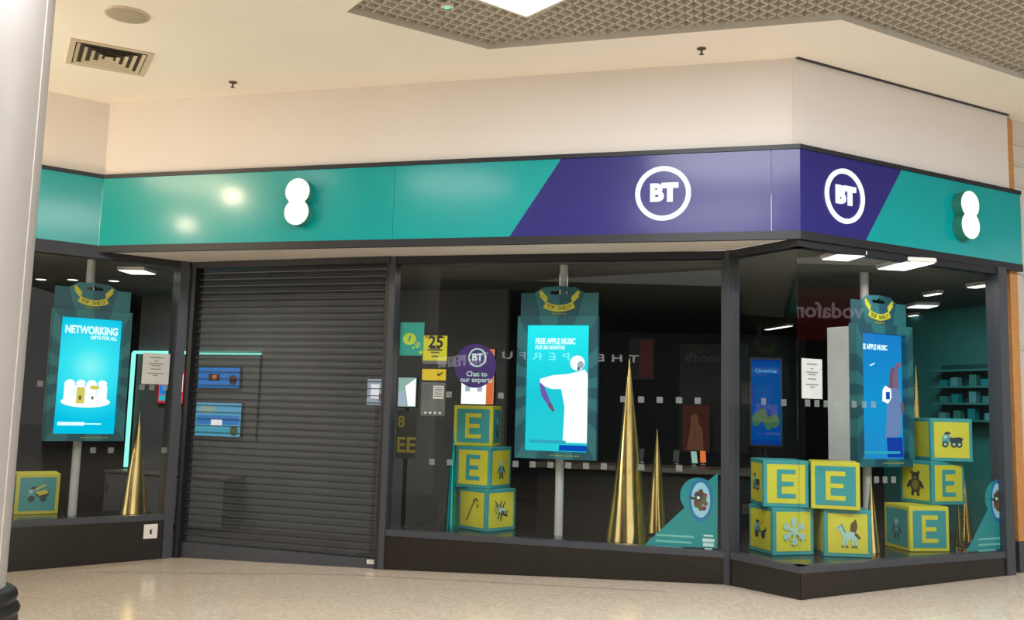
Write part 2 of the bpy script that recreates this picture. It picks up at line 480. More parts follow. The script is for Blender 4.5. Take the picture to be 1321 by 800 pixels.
b.poly([(-14, 14, Z_CEIL), (-1, 14, Z_CEIL), (gB.x, gB.y, Z_CEIL), (gA.x, gA.y, Z_CEIL), (-14, 6.5, Z_CEIL)], 'ceiling_paint')
b.poly([(-1, 14, Z_CEIL), (4, 14, Z_CEIL), (gC.x, gC.y, Z_CEIL), (gB.x, gB.y, Z_CEIL)], 'ceiling_paint')
b.poly([(4, 14, Z_CEIL), (14, 14, Z_CEIL), (gD2.x, gD2.y, Z_CEIL), (gC.x, gC.y, Z_CEIL)], 'ceiling_paint')
struct(b, 'ceiling')
# upstand round the grille opening
ZG = Z_CEIL + 0.05
b = MB()
for i in range(len(OPEN)):
    a, c = OPEN[i], OPEN[(i + 1) % len(OPEN)]
    b.poly([(a[0], a[1], Z_CEIL - .004), (c[0], c[1], Z_CEIL - .004), (c[0], c[1], ZG + .30), (a[0], a[1], ZG + .30)], 'trim_grey')
struct(b, 'trim_2')
b = MB(); b.poly([(-12, -5, ZG + 0.32), (-12, 14, ZG + 0.32), (16, 14, ZG + 0.32), (16, -5, ZG + 0.32)], 'void_dark'); o = struct(b, 'ceiling_void')
# blades, clipped to the opening
def clip(p0, d):
    ts = []
    for i in range(len(OPEN)):
        a, c = Vector(OPEN[i]), Vector(OPEN[(i + 1) % len(OPEN)]); e = c - a
        den = d.x * e.y - d.y * e.x
        if abs(den) < 1e-9: continue
        t = ((a.x - p0.x) * e.y - (a.y - p0.y) * e.x) / den; u = ((a.x - p0.x) * d.y - (a.y - p0.y) * d.x) / den
        if 0 <= u < 1: ts.append(t)
    ts.sort(); return list(zip(ts[::2], ts[1::2]))
CELL = 0.105
d1 = Vector((dAB.x, dAB.y)); d2 = Vector((-d1.y, d1.x))
root = empty('ceiling_grille', (0, 0, ZG), label='white open-cell grille let into the ceiling, of small square cells', cat='ceiling grille')
o0 = Vector((gA.x, gA.y))
for d, nn in ((d1, d2), (d2, d1)):
    b = MB()
    for k in range(-160, 160):
        p0 = o0 + nn * (k * CELL + 0.02)
        for t0, t1 in clip(p0, d):
            a, c = p0 + d * (t0 + .004), p0 + d * (t1 - .004); h = nn * 0.0065
            b.prism_z([tuple(a - h), tuple(c - h), tuple(c + h), tuple(a + h)], 0.0, 0.07, 'grille_white')
    b.build('blades', root)

# lit luminaire in the grille
def luminaire(corner, label, size=0.62, z=ZG - 0.012):
    r = empty('ceiling_light', (corner.x, corner.y, z), PL_LEFT.ang, label, 'ceiling light', 'square lights in the ceiling grille')
    b = MB()
    for a0, a1, c0, c1 in ((-size, 0, -.025, 0), (-size, 0, -size, -size + .025), (-size, -size + .025, -size + .025, -.025), (-.025, 0, -size + .025, -.025)):
        b.box(a0, a1, c0, c1, 0, .03, 'grille_white')
    b.build('frame', r)
    b = MB(); b.box(-size + .025, -.025, -size + .025, -.025, .008, .03, 'lum'); b.build('diffuser', r)
c = hit_z(680, 22, ZG)
luminaire(c, 'bright square light panel in the ceiling grille at the top of the photo')

# ------------------------------------------------------------------ shop front walls over the fascia
def wall_run(name, pl, m='wall_paint', z0=Z_FT - 0.1, z1=Z_CEIL, back=0.04, thick=0.15, e0=0.0, e1=0.0):
    b = MB(); b.box(e0, pl.len + e1, back, back + thick, z0, z1, m); return struct(b, name, loc=pl.o, rz=pl.ang)
wall_run('wall_left', FA_LEFT, e1=0.02)
wall_run('wall_front', FA_MAIN, e0=-0.02, e1=-0.015)
wall_run('wall_right', FA_RIGHT, e0=-0.015, e1=-0.12)

b = MB(); b.box(.0, FA_RIGHT.len - .12, .012, .04, Z_CEIL - .011, Z_CEIL - .001, 'dark_metal'); struct(b, 'trim_6', loc=FA_RIGHT.o, rz=FA_RIGHT.ang)  # shade of the gap at the wall top, put in as a dark strip

# fascia: coloured panels between dark trims
FAS = {}
for pl_, lab_ in ((FA_LEFT, 'short plain teal fascia above the left window beside the column'), (FA_MAIN, 'long teal and purple fascia above the shutter and middle window'), (FA_RIGHT, 'purple and teal fascia right of the corner above the right window')):
    FAS[pl_] = empty('shop_fascia', (pl_.o.x, pl_.o.y, 0), pl_.ang, lab_, 'shop fascia')
def fpart(name, pl, xz, y0, y1, m, lab=None):
    b = MB(); b.prism(xz, y0, y1, m); o = b.build(name, FAS[pl])
    if lab: o['label'] = lab
    return o
LF, LM, LR = FA_LEFT.len, FA_MAIN.len, FA_RIGHT.len
fpart('panel', FA_LEFT, rect(0, LF, Z_FB, Z_FT), 0, .04, 'teal_panel', 'teal panel left of the inner corner')
xt, _ = FA_MAIN.at(724, 207); xb, _ = FA_MAIN.at(657, 306)
xj = FA_MAIN.at(508, 260)[0]
fpart('panel', FA_MAIN, rect(.002, xj - .002, Z_FB, Z_FT), 0, .04, 'teal_panel', 'teal panel on the long side')
fpart('panel', FA_MAIN, [(xj + .002, Z_FB), (xb, Z_FB), (xt, Z_FT), (xj + .002, Z_FT)], 0, .04, 'teal_panel', 'teal panel ending in a slant')
xk = FA_MAIN.at(995, 245)[0]
fpart('panel', FA_MAIN, [(xb, Z_FB), (xk - .002, Z_FB), (xk - .002, Z_FT), (xt, Z_FT)], 0, .04, 'purple_panel', 'purple panel on the long side')
fpart('panel', FA_MAIN, rect(xk + .002, LM, Z_FB, Z_FT), 0, .04, 'purple_panel', 'narrow purple panel at the corner')
yt, _ = FA_RIGHT.at(1163, 216); yb, _ = FA_RIGHT.at(1117, 312)
fpart('panel', FA_RIGHT, [(0, Z_FB), (yb, Z_FB), (yt, Z_FT), (0, Z_FT)], 0, .04, 'purple_panel', 'purple panel round the corner')
fpart('panel', FA_RIGHT, [(yb, Z_FB), (LR, Z_FB), (LR, Z_FT), (yt, Z_FT)], 0, .04, 'teal_panel', 'teal panel at the right end')
fpart('end_cap', FA_RIGHT, rect(LR - .02, LR, Z_FB, Z_FT), .04, .055, 'teal_panel')
for pl, L in ((FA_LEFT, LF), (FA_MAIN, LM), (FA_RIGHT, LR)):
    fpart('top_trim', pl, rect(-.004, L + .004, Z_FT, Z_FT + .042), -.012, .04, 'dark_metal', 'dark trim strip')
    fpart('bottom_trim', pl, rect(-.004, L + .004, Z_SOF - .012, Z_FB), -.004, .04, 'dark_metal', 'dark trim strip')

# soffit between fascia and set-back shutter / window
b = MB(); z = Z_SOF + .002
n2 = Vector((PL_MAIN.n.x, PL_MAIN.n.y)) * .1
b.poly([(P1[0] + .02, P1[1] + .03, z), (P2[0] - .02, P2[1] + .03, z), (W3[0], W3[1], z), (S2[0] + n2.x, S2[1] + n2.y, z), (W1[0], W1[1] + .15, z)], 'wall_paint'); struct(b, 'trim_3')

# ------------------------------------------------------------------ windows
def kick(pl, x0, x1, name):
    b = MB()
    def zf(x): p = pl.w(x); return floor_z(p.x, p.y)
    pts = [(x0, zf(x0) - .02), (x1, zf(x1) - .02), (x1, Z_SB), (x0, Z_SB)]
    b.prism(pts, .006, .10, 'black_granite'); return b
def window(name, pl, x0, x1, gl, gr, posts, headz=Z_SOF):
    r = empty(name, pl.o, pl.ang, kind='structure')
    b = MB(); b.box(gl, gr, .045, .057, Z_SILL - .01, Z_GLT + .01, 'shop_glass'); g = b.build('glass', r)
    b = MB(); b.box(x0, x1, 0, .11, Z_SB, Z_SILL, 'grey_metal'); b.build('sill_rail', r)
    b = MB(); b.box(x0, x1, 0, .11, Z_GLT, headz, 'dark_metal'); b.build('head_rail', r)
    kick(pl, x0, x1, name).build('kick_panel', r)
    for (a, c, m, deep) in posts:
        b = MB(); p = pl.w((a + c) / 2)
        b.box(a, c, -.012, deep, floor_z(p.x, p.y) - .02, headz, m); b.build('post', r)
    return r
xl = -1.2
wl = window('window_1', PL_LEFT, xl, PL_LEFT.len - .08, xl, PL_LEFT.len - .07, [(PL_LEFT.len - .10, PL_LEFT.len + .0, 'grey_metal', .22)])
wm = window('window_2', PL_MAIN, 0.0, PL_MAIN.len, .0, PL_MAIN.len - .03, [(-.065, 0.0, 'grey_metal', .14)])
wn = window('window_3', PL_NARROW, 0.02, PL_NARROW.len - .0, .06, PL_NARROW.len - .05, [(-.06, .05, 'grey_metal', .12)])
wr = window('window_4', PL_RIGHT, 0.0, PL_RIGHT.len, .03, PL_RIGHT.len - .1, [(PL_RIGHT.len - .13, PL_RIGHT.len, 'grey_metal', .14)])
# frosted squares along each pane
def squares(pl, win, row, rel=.043):
    b = MB()
    for px, py in row:
        x, z = pl.at(px, py, .04); h = .030
        b.box(x - h, x + h, rel - .003, rel, z - h, z + h, 'dot_frost')
    b.build('frosted_squares', win)
squares(PL_MAIN, wm, [(579 + 0 * k, 509) for k in range(1)] + [(646, 510.5), (804, 515), (827, 515.5), (851, 516), (876, 516.3), (900, 517)] + [(x, 596 + (x - 560) * .026) for x in (557, 580, 665, 687, 710, 733, 756, 779, 827, 876)])
squares(PL_RIGHT, wr, [(1042, 520), (1054, 520.5), (1066, 521), (1079, 521.5), (1102, 521.5), (1115, 522), (1127, 522)] + [(1120 + 11 * k, 619) for k in range(4)])
squares(PL_LEFT, wl, [(52, 495), (183, 499.5), (196, 500), (213, 500), (120, 581), (143, 581), (212, 581)])
squares(PL_NARROW, wn, [(985 + 0, 518), (1011, 519.5)])

# ------------------------------------------------------------------ roller shutter
sh0 = Vector(W1) + Vector((0.02, 0.04)); sh1 = Vector(S2) + Vector((-.06, .02))
SH = Plane(tuple(sh0), tuple(sh1))
r = empty('roller_shutter', (SH.o.x, SH.o.y, floor_z(SH.o.x, SH.o.y)), SH.ang, 'closed dark grey perforated roller shutter of horizontal ribbed slats', 'roller shutter')
zb = floor_z(SH.o.x, SH.o.y)
slope = (floor_z(*sh1) - floor_z(*sh0)) / SH.len
b = MB(); top = Z_SOF - zb; N = 41; pitch = (top - .17 - .06) / N
xa, xe = .06, SH.len - .0
prof = []
for i in range(N):
    z0 = .17 + i * pitch
    prof += [(z0, .062, 0), (z0 + pitch * .12, .040, 1), (z0 + pitch * .26, .036, 1), (z0 + pitch * .40, .046, 0), (z0 + pitch * .7, .050, 0), (z0 + pitch * .93, .058, 0)]
prof.append((.17 + N * pitch, .062, 0))
for (z0, y0, k0), (z1, y1, k1) in zip(prof[:-1], prof[1:]):
    b.poly([(xa, y0 + .02, z0), (xe, y0 + .02, z0), (xe, y1 + .02, z1), (xa, y1 + .02, z1)], 'shutter_rib' if (k0 and k1) else 'shutter_slat')
b.build('slat_curtain', r)
b = MB()
b.prism([(xa, .0), (xe, slope * SH.len), (xe, .17), (xa, .17)], .03, .09, 'grey_metal'); b.build('bottom_bar', r)
b = MB(); b.box(-.02, xe, -.03, .2, top - .07, top + .0, 'dark_metal'); b.build('head_box', r)
b = MB(); b.box(0.0, .07, -.02, .13, -.01, top - .07, 'dark_metal'); b.build('guide_rail', r)
b = MB(); b.box(xe - .05, xe, .0, .13, slope * SH.len - .01, top - .07, 'dark_metal'); b.build('guide_rail', r)
sx, sz = SH.at(479, 725, .03)
b = MB(); b.box(sx - .05, sx + .05, .026, .03, sz - zb - .022, sz - zb + .022, 'white_plastic'); o = b.build('sticker', r); o['label'] = 'small white sticker'
b = MB()
for k in (-.008, .008): b.box(sx - .03, sx + .03, .0245, .026, sz - zb + k - .002, sz - zb + k + .002, 'ink')
b.build('print_lines', o)

# socket plate on the left kick panel
x, z = PL_LEFT.at(194, 685.5, .006)
r = empty('wall_socket', PL_LEFT.w(x, .006, z), PL_LEFT.ang, 'white socket plate on the black panel beside the shutter', 'socket')
b = MB(); b.box(-.075, .075, -.012, 0, -.078, .078, 'white_plastic', bev=.004); b.build('face_plate', r)
b = MB(); b.box(-.012, .012, -.016, -.012, -.03, .02, 'toy_dark', bev=.002); b.build('keyhole', r)

# ------------------------------------------------------------------ logos on the fascia
def ring_sign(pl, px, py, label, D=.511):
    x, z = pl.at(px, py)
    r = empty('round_letter_sign', pl.w(x, 0, z), pl.ang, label, 'shop sign', 'round letter signs on the purple fascia')
    b = MB(); n = 64; ro, ri = D / 2, D / 2 - .045; y0, y1 = -.014, -.002
    def c(rad, y): return [(rad * math.cos(2 * PI * k / n), y, rad * math.sin(2 * PI * k / n)) for k in range(n)]
    b.quadgrid([c(ri, y1), c(ri, y0), c(ro, y0), c(ro, y1)], 'logo_white', smooth=False)
    b.build('ring', r)
    t = text('letter', 'B', .218, 'logo_white', r, -.060, -.008, 0.0, off=.012, ext=.006)
    t = text('letter', 'T', .218, 'logo_white', r, .064, -.008, 0.0, off=.0155, ext=.006)
ring_sign(FA_MAIN, 855.3, 249.7, 'white lit ring with two bold letters on the long side of the purple fascia')
ring_sign(FA_RIGHT, 1089.3, 253.3, 'white lit ring with two bold letters just right of the fascia corner')
def eight_sign(pl, px, py, label, r0=.134, dz=.106, lean=.0):
    x, z = pl.at(px, py)
    r = empty('figure_eight_sign', pl.w(x, 0, z), pl.ang, label, 'shop sign', 'figure-eight signs on the teal fascia')
    pts = []
    a0 = math.acos(dz / r0) if dz < r0 else 0
    n = 40
    for k in range(n + 1):
        a = -PI / 2 + a0 + (2 * PI - 2 * a0) * k / n; pts.append((r0 * math.cos(a) + lean, dz + r0 * math.sin(a)))
    for k in range(1, n):
        a = PI / 2 + a0 + (2 * PI - 2 * a0) * k / n; pts.append((r0 * math.cos(a) - lean, -dz + r0 * math.sin(a)))
    b = MB(); b.prism(pts, -.105, -.002, 'logo_side'); b.build('body', r)
    b = MB(); b.prism(pts, -.111, -.1055, 'logo_yellow'); b.build('lit_face', r)
eight_sign(FA_MAIN, 389.5, 263, 'pale yellow glowing figure-eight sign on the long teal fascia above the shutter')
eight_sign(FA_RIGHT, 1239.5, 279.5, 'pale yellow glowing figure-eight sign at the right end of the fascia')

# ------------------------------------------------------------------ things on the ceiling
c = hit_z(164, 18.5, Z_CEIL)
r = empty('ceiling_speaker', c, 0, 'round beige flush disc in the ceiling near the column', 'ceiling speaker')
b = MB(); b.lathe([(.185, 0.0), (.185, -.008), (.172, -.014)], 'vent_paint', 40); b.build('rim', r)
b = MB(); b.lathe([(.172, -.010), (.165, -.0145), (.1, -.016), (0.0001, -.0165)], 'disc_paint', 40, caps=False); b.build('cover', r)

A = [hit_z(*p, Z_CEIL) for p in ((92, 48.5), (200, 68.5), (184.5, 97.5), (83.5, 80))]
cx = sum(A, Vector()) / 4; ex = ((A[1] - A[0]) + (A[2] - A[3])) / 2; ey = ((A[0] - A[3]) + (A[1] - A[2])) / 2
hw, hh = ex.length / 2, abs(ey.dot(Vector((-ex.y, ex.x, 0)).normalized())) / 2
hh = max(hh, hw * .9)
r = empty('air_vent', cx, math.atan2(ex.y, ex.x), 'square ceiling air vent with nested slats, left of the fascia', 'air vent')
def sqring(b, h0, h1, z0, z1, m):
    o_ = [(-h0, -h0 * K, z0), (h0, -h0 * K, z0), (h0, h0 * K, z0), (-h0, h0 * K, z0)]; i_ = [(-h1, -h1 * K, z1), (h1, -h1 * K, z1), (h1, h1 * K, z1), (-h1, h1 * K, z1)]
    b.quadgrid([o_, i_], m, smooth=False)
K = hh / hw
b = MB(); sqring(b, hw, hw, 0, -.012, 'vent_paint'); sqring(b, hw, hw - .05, -.012, -.012, 'vent_paint'); sqring(b, hw - .05, hw - .05, -.012, .0, 'vent_paint'); b.build('frame', r)
b = MB(); b.box(-hw + .05, hw - .05, (-hw + .05) * K, (hw - .05) * K, -.003, -.001, 'vent_dark'); b.build('duct', r)
for k in range(4):
    h = (hw - .06) * (1 - k * .23); b = MB()
    sqring(b, h, h - .03, -.015, -.004, 'vent_paint'); sqring(b, h - .004, h - .032, -.015, -.004, 'vent_paint'); b.build('slat', r)
b = MB(); h = (hw - .05) * .12; b.box(-h, h, -h * K, h * K, -.013, -.006, 'vent_paint', bev=.003); b.build('centre_plate', r)

for px, py, lab in ((300.5, 106, 'small dark sprinkler head on the ceiling above the shutter side of the fascia'), (905, 62.5, 'small dark sprinkler head on the ceiling below the grille edge')):
    r = empty('sprinkler', hit_z(px, py, Z_CEIL), 0, lab, 'sprinkler', 'sprinklers on the ceiling')
    b = MB(); b.lathe([(.042, 0), (.042, -.006), (.02, -.014)], 'brass_dark', 20); b.build('escutcheon', r)
    b = MB(); b.lathe([(.009, -.012), (.009, -.05)], 'brass_dark', 12); b.build('nozzle', r)
    b = MB(); b.lathe([(.004, -.049), (.022, -.052), (.022, -.056), (.004, -.058)], 'brass_dark', 20); b.build('deflector', r)
r = empty('exit_beacon', hit_z(577, 6, ZG) + Vector((0, 0, -.005)), 0, 'tiny unit with a green light in the ceiling grille', 'indicator')
b = MB(); b.box(-.05, .05, -.03, .03, -.02, .02, 'white_plastic', bev=.006); b.build('housing', r)
b = MB(); b.lathe([(.018, -.02), (.016, -.028), (.0001, -.031)], 'green_led', 14, caps=False); b.build('lamp', r)

# ------------------------------------------------------------------ round column on the left
dep = 6.6
d = ray(38, 400); pr = CAM + d * (dep / d.y)
RC = .42; cxx = pr.x - RC / math.cos(math.atan2(-pr.x, dep)) ; cyy = dep
zc = floor_z(cxx, cyy)
r = empty('round_column', (cxx, cyy, zc), 0, 'thick pale grey round column at the left edge with a black foot', 'column')
b = MB(); b.lathe([(RC, 0), (RC, Z_CEIL - zc)], 'column_paint', 72, caps=False); b.build('shaft', r)
d = ray(14, 100); ang = math.atan2(cam.location.y - cyy, cam.location.x - cxx) + math.radians(58)
b = MB(); x, y = RC * math.cos(ang), RC * math.sin(ang)
b.tube([(x, y, .1), (x, y, Z_CEIL - zc - .01)], .006, 'trim_grey', 8); o = b.build('seam_strip', r); o['label'] = 'grey joint strip'
b = MB(); pr_ = [(RC + .0, .0), (RC + .085, .0), (RC + .09, .03), (RC + .09, .20), (RC + .08, .225), (RC + .095, .24), (RC + .10, .262), (RC + .09, .285), (RC + .068, .295), (RC + .06, .305), (RC + .072, .318), (RC + .08, .345), (RC + .072, .375), (RC + .05, .395), (RC + .02, .405), (RC, .41)]
b.lathe(pr_, 'black_rubber', 72, caps=False); o = b.build('foot_ring', r); o['label'] = 'black moulded foot ring'

# ------------------------------------------------------------------ neighbour on the right
NB = Plane(tuple(Vector(P3) + Vector((FA_RIGHT.d.x, FA_RIGHT.d.y)) * -.14), tuple(Vector(P3) + Vector((FA_RIGHT.d.x, FA_RIGHT.d.y)) * 3))
r = empty('wooden_post', NB.w(0.06, .06, 0), NB.ang, 'orange brown wooden post at the right end of the shop front', 'post')
b = MB(); b.box(-.035, .085, 0, .12, .40, 4.80, 'wood', bev=.006); b.build('shaft', r)
b = MB(); b.box(-.05, .10, -.012, .14, .06, .40, 'grey_metal', bev=.004); b.build('plinth', r)
b = MB(); b.box(.17, 3.0, .10, .2, .0, Z_CEIL, 'pale_siding'); struct(b, 'wall_neighbour', loc=NB.o, rz=NB.ang)
for z0 in (4.55, 4.32, 4.09, 2.35, 1.4):
    b = MB(); b.box(.17, 3.0, .085, .10, z0, z0 + .05, 'trim_grey'); o = struct(b, 'trim_%d' % (int(z0 * 100)), loc=NB.o, rz=NB.ang)

# ------------------------------------------------------------------ inside the shop: shell
def inset(pl, x, y): v = pl.w(x, y); return (v.x, v.y)
ZI = 3.15
b = MB()
zin = lambda x, y: floor_z(x, y) + .01
shop = [inset(PL_LEFT, -1.2, .12), inset(PL_LEFT, PL_LEFT.len, .12), inset(PL_MAIN, 0, .12), inset(PL_MAIN, PL_MAIN.len, .12), inset(PL_NARROW, PL_NARROW.len, .12), inset(PL_RIGHT, PL_RIGHT.len, .12), (7.2, 11.4), (6.1, 14.2), (5.8, 18.9), (-9, 20.2), (-9.5, 10)]
b.poly([(x, y, zin(x, y)) for x, y in shop], 'shop_floor'); struct(b, 'floor_shop')
b = MB(); b.poly([(x, y, ZI) for x, y in reversed([inset(PL_LEFT, -1.2, .05), inset(PL_LEFT, PL_LEFT.len, .05)] + [tuple(sh0 + Vector((0, .1))), tuple(sh1 + Vector((0, .1)))] + [inset(PL_MAIN, 0.05, .05), inset(PL_MAIN, PL_MAIN.len, .05), inset(PL_NARROW, PL_NARROW.len, .05), inset(PL_RIGHT, PL_RIGHT.len, .05)] + shop[6:])], 'shop_ceiling'); struct(b, 'ceiling_shop')
def iwall(name, p, q, m='shop_wall'):
    pl = Plane(p, q); b = MB(); b.box(0, pl.len, 0, .1, -.4, ZI, m); struct(b, name, loc=pl.o, rz=pl.ang); return pl
BK = iwall('wall_back', (-9.2, 20.0), (5.9, 18.7))
iwall('wall_inner_left', (-9.2, 9.3), (-8.9, 20))
TW = iwall('wall_teal', (5.6, 14.6), (7.0, 11.5), 'shop_teal_wall')
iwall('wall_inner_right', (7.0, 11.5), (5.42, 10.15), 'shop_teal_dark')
iwall('wall_inner_back', (5.7, 18.8), (5.75, 14.6))

# window platforms
def platform(n, pts):
    b = MB(); b.prism_z(pts, .12, .295, 'platform'); struct(b, n)
platform('trim_4', [inset(PL_LEFT, -1.2, .115), inset(PL_LEFT, PL_LEFT.len - .05, .115), inset(PL_LEFT, PL_LEFT.len - .05, .95), inset(PL_LEFT, -1.2, .95)])
platform('trim_5', [inset(PL_MAIN, .02, .115), inset(PL_MAIN, PL_MAIN.len - .05, .115), inset(PL_NARROW, PL_NARROW.len - .14, .14), inset(PL_RIGHT, PL_RIGHT.len - .1, .115), inset(PL_RIGHT, PL_RIGHT.len - .1, 1.3), inset(PL_RIGHT, .9, 1.3), inset(PL_MAIN, .02, 1.0)])
PZ = .295

# lights on the shop ceiling
def strip(px, py, ln, wd, rz, lab, z=3.10):
    c = hit_z(px, py, z)
    r = empty('strip_light', c, rz, lab, 'strip light', 'strip lights on the shop ceiling')
    b = MB(); b.box(-ln / 2, ln / 2, -wd / 2, wd / 2, 0.0, .045, 'white_plastic', bev=.008); b.build('tray', r)
    b = MB(); b.box(-ln / 2 + .02, ln / 2 - .02, -wd / 2 + .015, wd / 2 - .015, -.008, -.0005, 'shop_strip'); b.build('diffuser', r)
strip(1168, 343, .33, .55, .15, 'slim lit panel near the top of the right window, beside its pole')
strip(1088, 332, .30, .35, .15, 'lit panel against the head of the right window, left of its pole')
strip(1190, 395.5, .32, .35, 0.0, 'long lit strip right of the hanging pack in the right window, upper one')
strip(1178, 408.5, .22, .45, 0.1, 'lit strip right of the hanging pack in the right window, lower one')
strip(1274, 368, .16, .5, .3, 'lit strip in the far top right corner of the right window')
strip(1203, 380, .10, .3, .2, 'short lit strip above the two long ones in the right window')
strip(1004, 423, .12, .9, .2, 'small lit strip seen through the narrow corner pane')
strip(177, 351, .34, .35, -.1, 'lit strip at the top of the left window')
for px, py, lab in ((53, 360, 'leftmost round downlight above the left hanging pack'), (94, 360.5, 'middle round downlight above the left hanging pack'), (147, 362, 'rightmost round downlight above the left hanging pack')):
    r = empty('downlight', hit_z(px, py, ZI - .01), 0, lab, 'downlight', 'downlights on the shop ceiling')
    b = MB(); b.lathe([(.075, 0), (.075, -.006), (.064, -.008)], 'white_plastic', 24); b.build('bezel', r)
    b = MB(); b.lathe([(.064, -.009), (.0001, -.0095)], 'downlight', 24, caps=False); b.build('lens', r)

# ------------------------------------------------------------------ hanging-pack displays
def kiosk(pl, px, py, dep, label, screen, content, text_lines, sc=1.0, flip=1, hd=.10, hm='dark_metal'):
    """px,py = middle of the lit screen"""
    x, z = pl.at(px, py, dep)
    base = pl.w(x, dep, 0)
    r = empty('hanging_pack_display', (base.x, base.y, PZ), pl.ang, label, 'display screen', 'toy-pack screen displays in the windows')
    zc_ = z - PZ
    b = MB(); b.lathe([(.045, 0.0), (.045, ZI - PZ)], 'pole_white', 24, cy=.16); b.build('pole', r)
    hw, hh, W = .335 * sc, .655 * sc, .43 * sc
    Y0, Y1 = -.10, .0
    b = MB()
    zlo, zhi = -.735 * sc, .75 * sc
    for xz in (rect(-W, -hw, zlo, zhi), rect(hw, W, zlo, zhi), rect(-hw, hw, zlo, -hh), rect(-hw, hw, hh, zhi)):
        b.prism(xz, Y0, Y1, 'pack_card')
    o = b.build('pack_front', r, loc=(0, 0, zc_)); o['label'] = 'dark teal sunburst card box'
    # header with hang slot
    hx = W - .012; t0, t1, t2 = zhi, 1.0 * sc, 1.075 * sc
    b = MB(); sl = .1 * sc; sz0, sz1 = .985 * sc, 1.02 * sc
    left = [(-hx, t0), (-sl, t0), (-sl, t2 - .01), (-.17 * sc, t2 - .012), (-.24 * sc, t1 + .02), (-.27 * sc, t1), (-hx, t1)]
    b.prism(left, -.03, -.015, 'pack_card'); b.prism([(-q[0], q[1]) for q in left], -.03, -.015, 'pack_card')
    b.prism([(-sl, t0), (sl, t0), (sl, sz0), (-sl, sz0)], -.03, -.015, 'pack_card')
    b.prism([(-sl, sz1), (-.03, sz1), (0, sz1 + .02), (.03, sz1), (sl, sz1), (sl, t2 - .01), (0, t2), (-sl, t2 - .01)], -.03, -.015, 'pack_card')
    o = b.build('header_card', r, loc=(0, 0, zc_))
    # ribbon banner
    rb = empty_part('ribbon_banner', r, (0, -.032, zc_))
    b = MB(); n = 20; R1, R0 = .36 * sc, .29 * sc; cz = 1.16 * sc
    arc = []
    for k in range(n + 1):
        a = -PI / 2 - .50 + 1.0 * k / n; arc.append((R1 * math.cos(a), cz + R1 * math.sin(a)))
    for k in range(n + 1):
        a = -PI / 2 + .50 - 1.0 * k / n; arc.append((R0 * math.cos(a), cz + R0 * math.sin(a)))
    b.prism(arc, -.004, .0, 'ribbon_yellow')
    for sg in (-1, 1):
        tail = [(.145, .89), (.215, .965), (.205, .985), (.225, 1.0), (.20, 1.03), (.125, .95)]
        b.prism([(sg * q[0] * sc, q[1] * sc) for q in tail], .0005, .0015, 'ribbon_yellow')
    rb.data = b.mesh('ribbon_banner'); rb['label'] = 'yellow curved ribbon'
    # lettering on the ribbon
    word = 'TOP SHELF'
    for k, ch in enumerate(word):
        if ch == ' ': continue
        a = -PI / 2 - .38 + .76 * k / (len(word) - 1)
        rm = (R1 + R0) / 2
        t = text('letter', ch, .055 * sc, 'ribbon_ink', rb, rm * math.cos(a), -.006, cz + rm * math.sin(a), off=.001, ext=.001)
        t.rotation_euler = (0, -(a + PI / 2), 0)
    text('subtitle', 'PRESENTS', .03 * sc, 'ribbon_yellow', r, 0, -.034, zc_ + .775 * sc, ext=.001, space=1.2)
    # screen and its picture
    b = MB(); b.box(-hw, hw, -.03, -.01, -hh, hh, screen); s_ = b.build('screen', r, loc=(0, 0, zc_))
    bez = MB()
    for xz in (rect(-hw, -hw + .006, -hh, hh), rect(hw - .006, hw, -hh, hh)):
        bez.prism(xz, -.096, -.031, 'scr_navy' if flip else 'pack_card')
    content(s_, hw, hh)
    for (t_, sz_, tx, tz, off, ft_) in text_lines:
        text('caption', t_, sz_ * sc, 'scr_text', s_, tx * hw, -.034, tz * hh, off=off, ext=.001, align='LEFT', fit=ft_ * hw)
    b = MB(); b.box(-W + .03, W - .03, .001, hd, zlo + .05, zhi - .03, hm, bev=.004)
    o = b.build('housing', r, loc=(0, 0, zc_)); o['label'] = 'casing behind the card'
    text('small_print', 'terms apply see in store for details', .022 * sc, 'ribbon_yellow', r, .1 * sc, Y0 - .001, zc_ - .695 * sc, ext=.0008)
    return r
def empty_part(name, parent, loc):
    o = bpy.data.objects.new(name, bpy.data.meshes.new(name)); COL.objects.link(o); o.parent = parent; o.location = loc; return o

def pic(parent, name, polys, y=-.0325, loc=(0, 0, 0), step=.0008):
    b = MB()
    for i, (p, m) in enumerate(polys): b.prism(p, y - i * step, y - i * step + .0016, m)
    return b.build(name, parent, loc=loc)

def con_main(s_, hw, hh):
    P = lambda x, z: (x * hw, z * hh)
    figure = [([P(.2, -.86), P(.98, -.86), P(.98, .2), P(.86, .3), P(.62, .26), P(.3, .22), P(-.15, .2), P(-.55, .14), P(-.6, .06), P(-.2, -.02), P(.12, -.02), P(.24, -.3)], 'scr_white'),
              (ell(.62 * hw, .40 * hh, .23 * hw, .12 * hh), 'scr_white'),
              (ell(.72 * hw, .37 * hh, .10 * hw, .06 * hh), 'scr_grey'),
              (ell(.66 * hw, .31 * hh, .04 * hw, .03 * hh), 'scr_skin'),
              ([P(-.6, .10), P(-.42, .02), P(-.18, -.26), P(-.26, -.3), P(-.5, -.14)], 'scr_purple'),
              (cap(P(-.22, -.28), P(-.12, -.36), .05, .03), 'scr_skin'),
              ([P(.1, -.9), P(.98, -.9), P(.98, -.99), P(.08, -.99)], 'scr_navy'),
              (rect(-.85 * hw, .3 * hw, -.88 * hh, -.83 * hh), 'scr_cyan')]
    pic(s_, 'picture', figure)
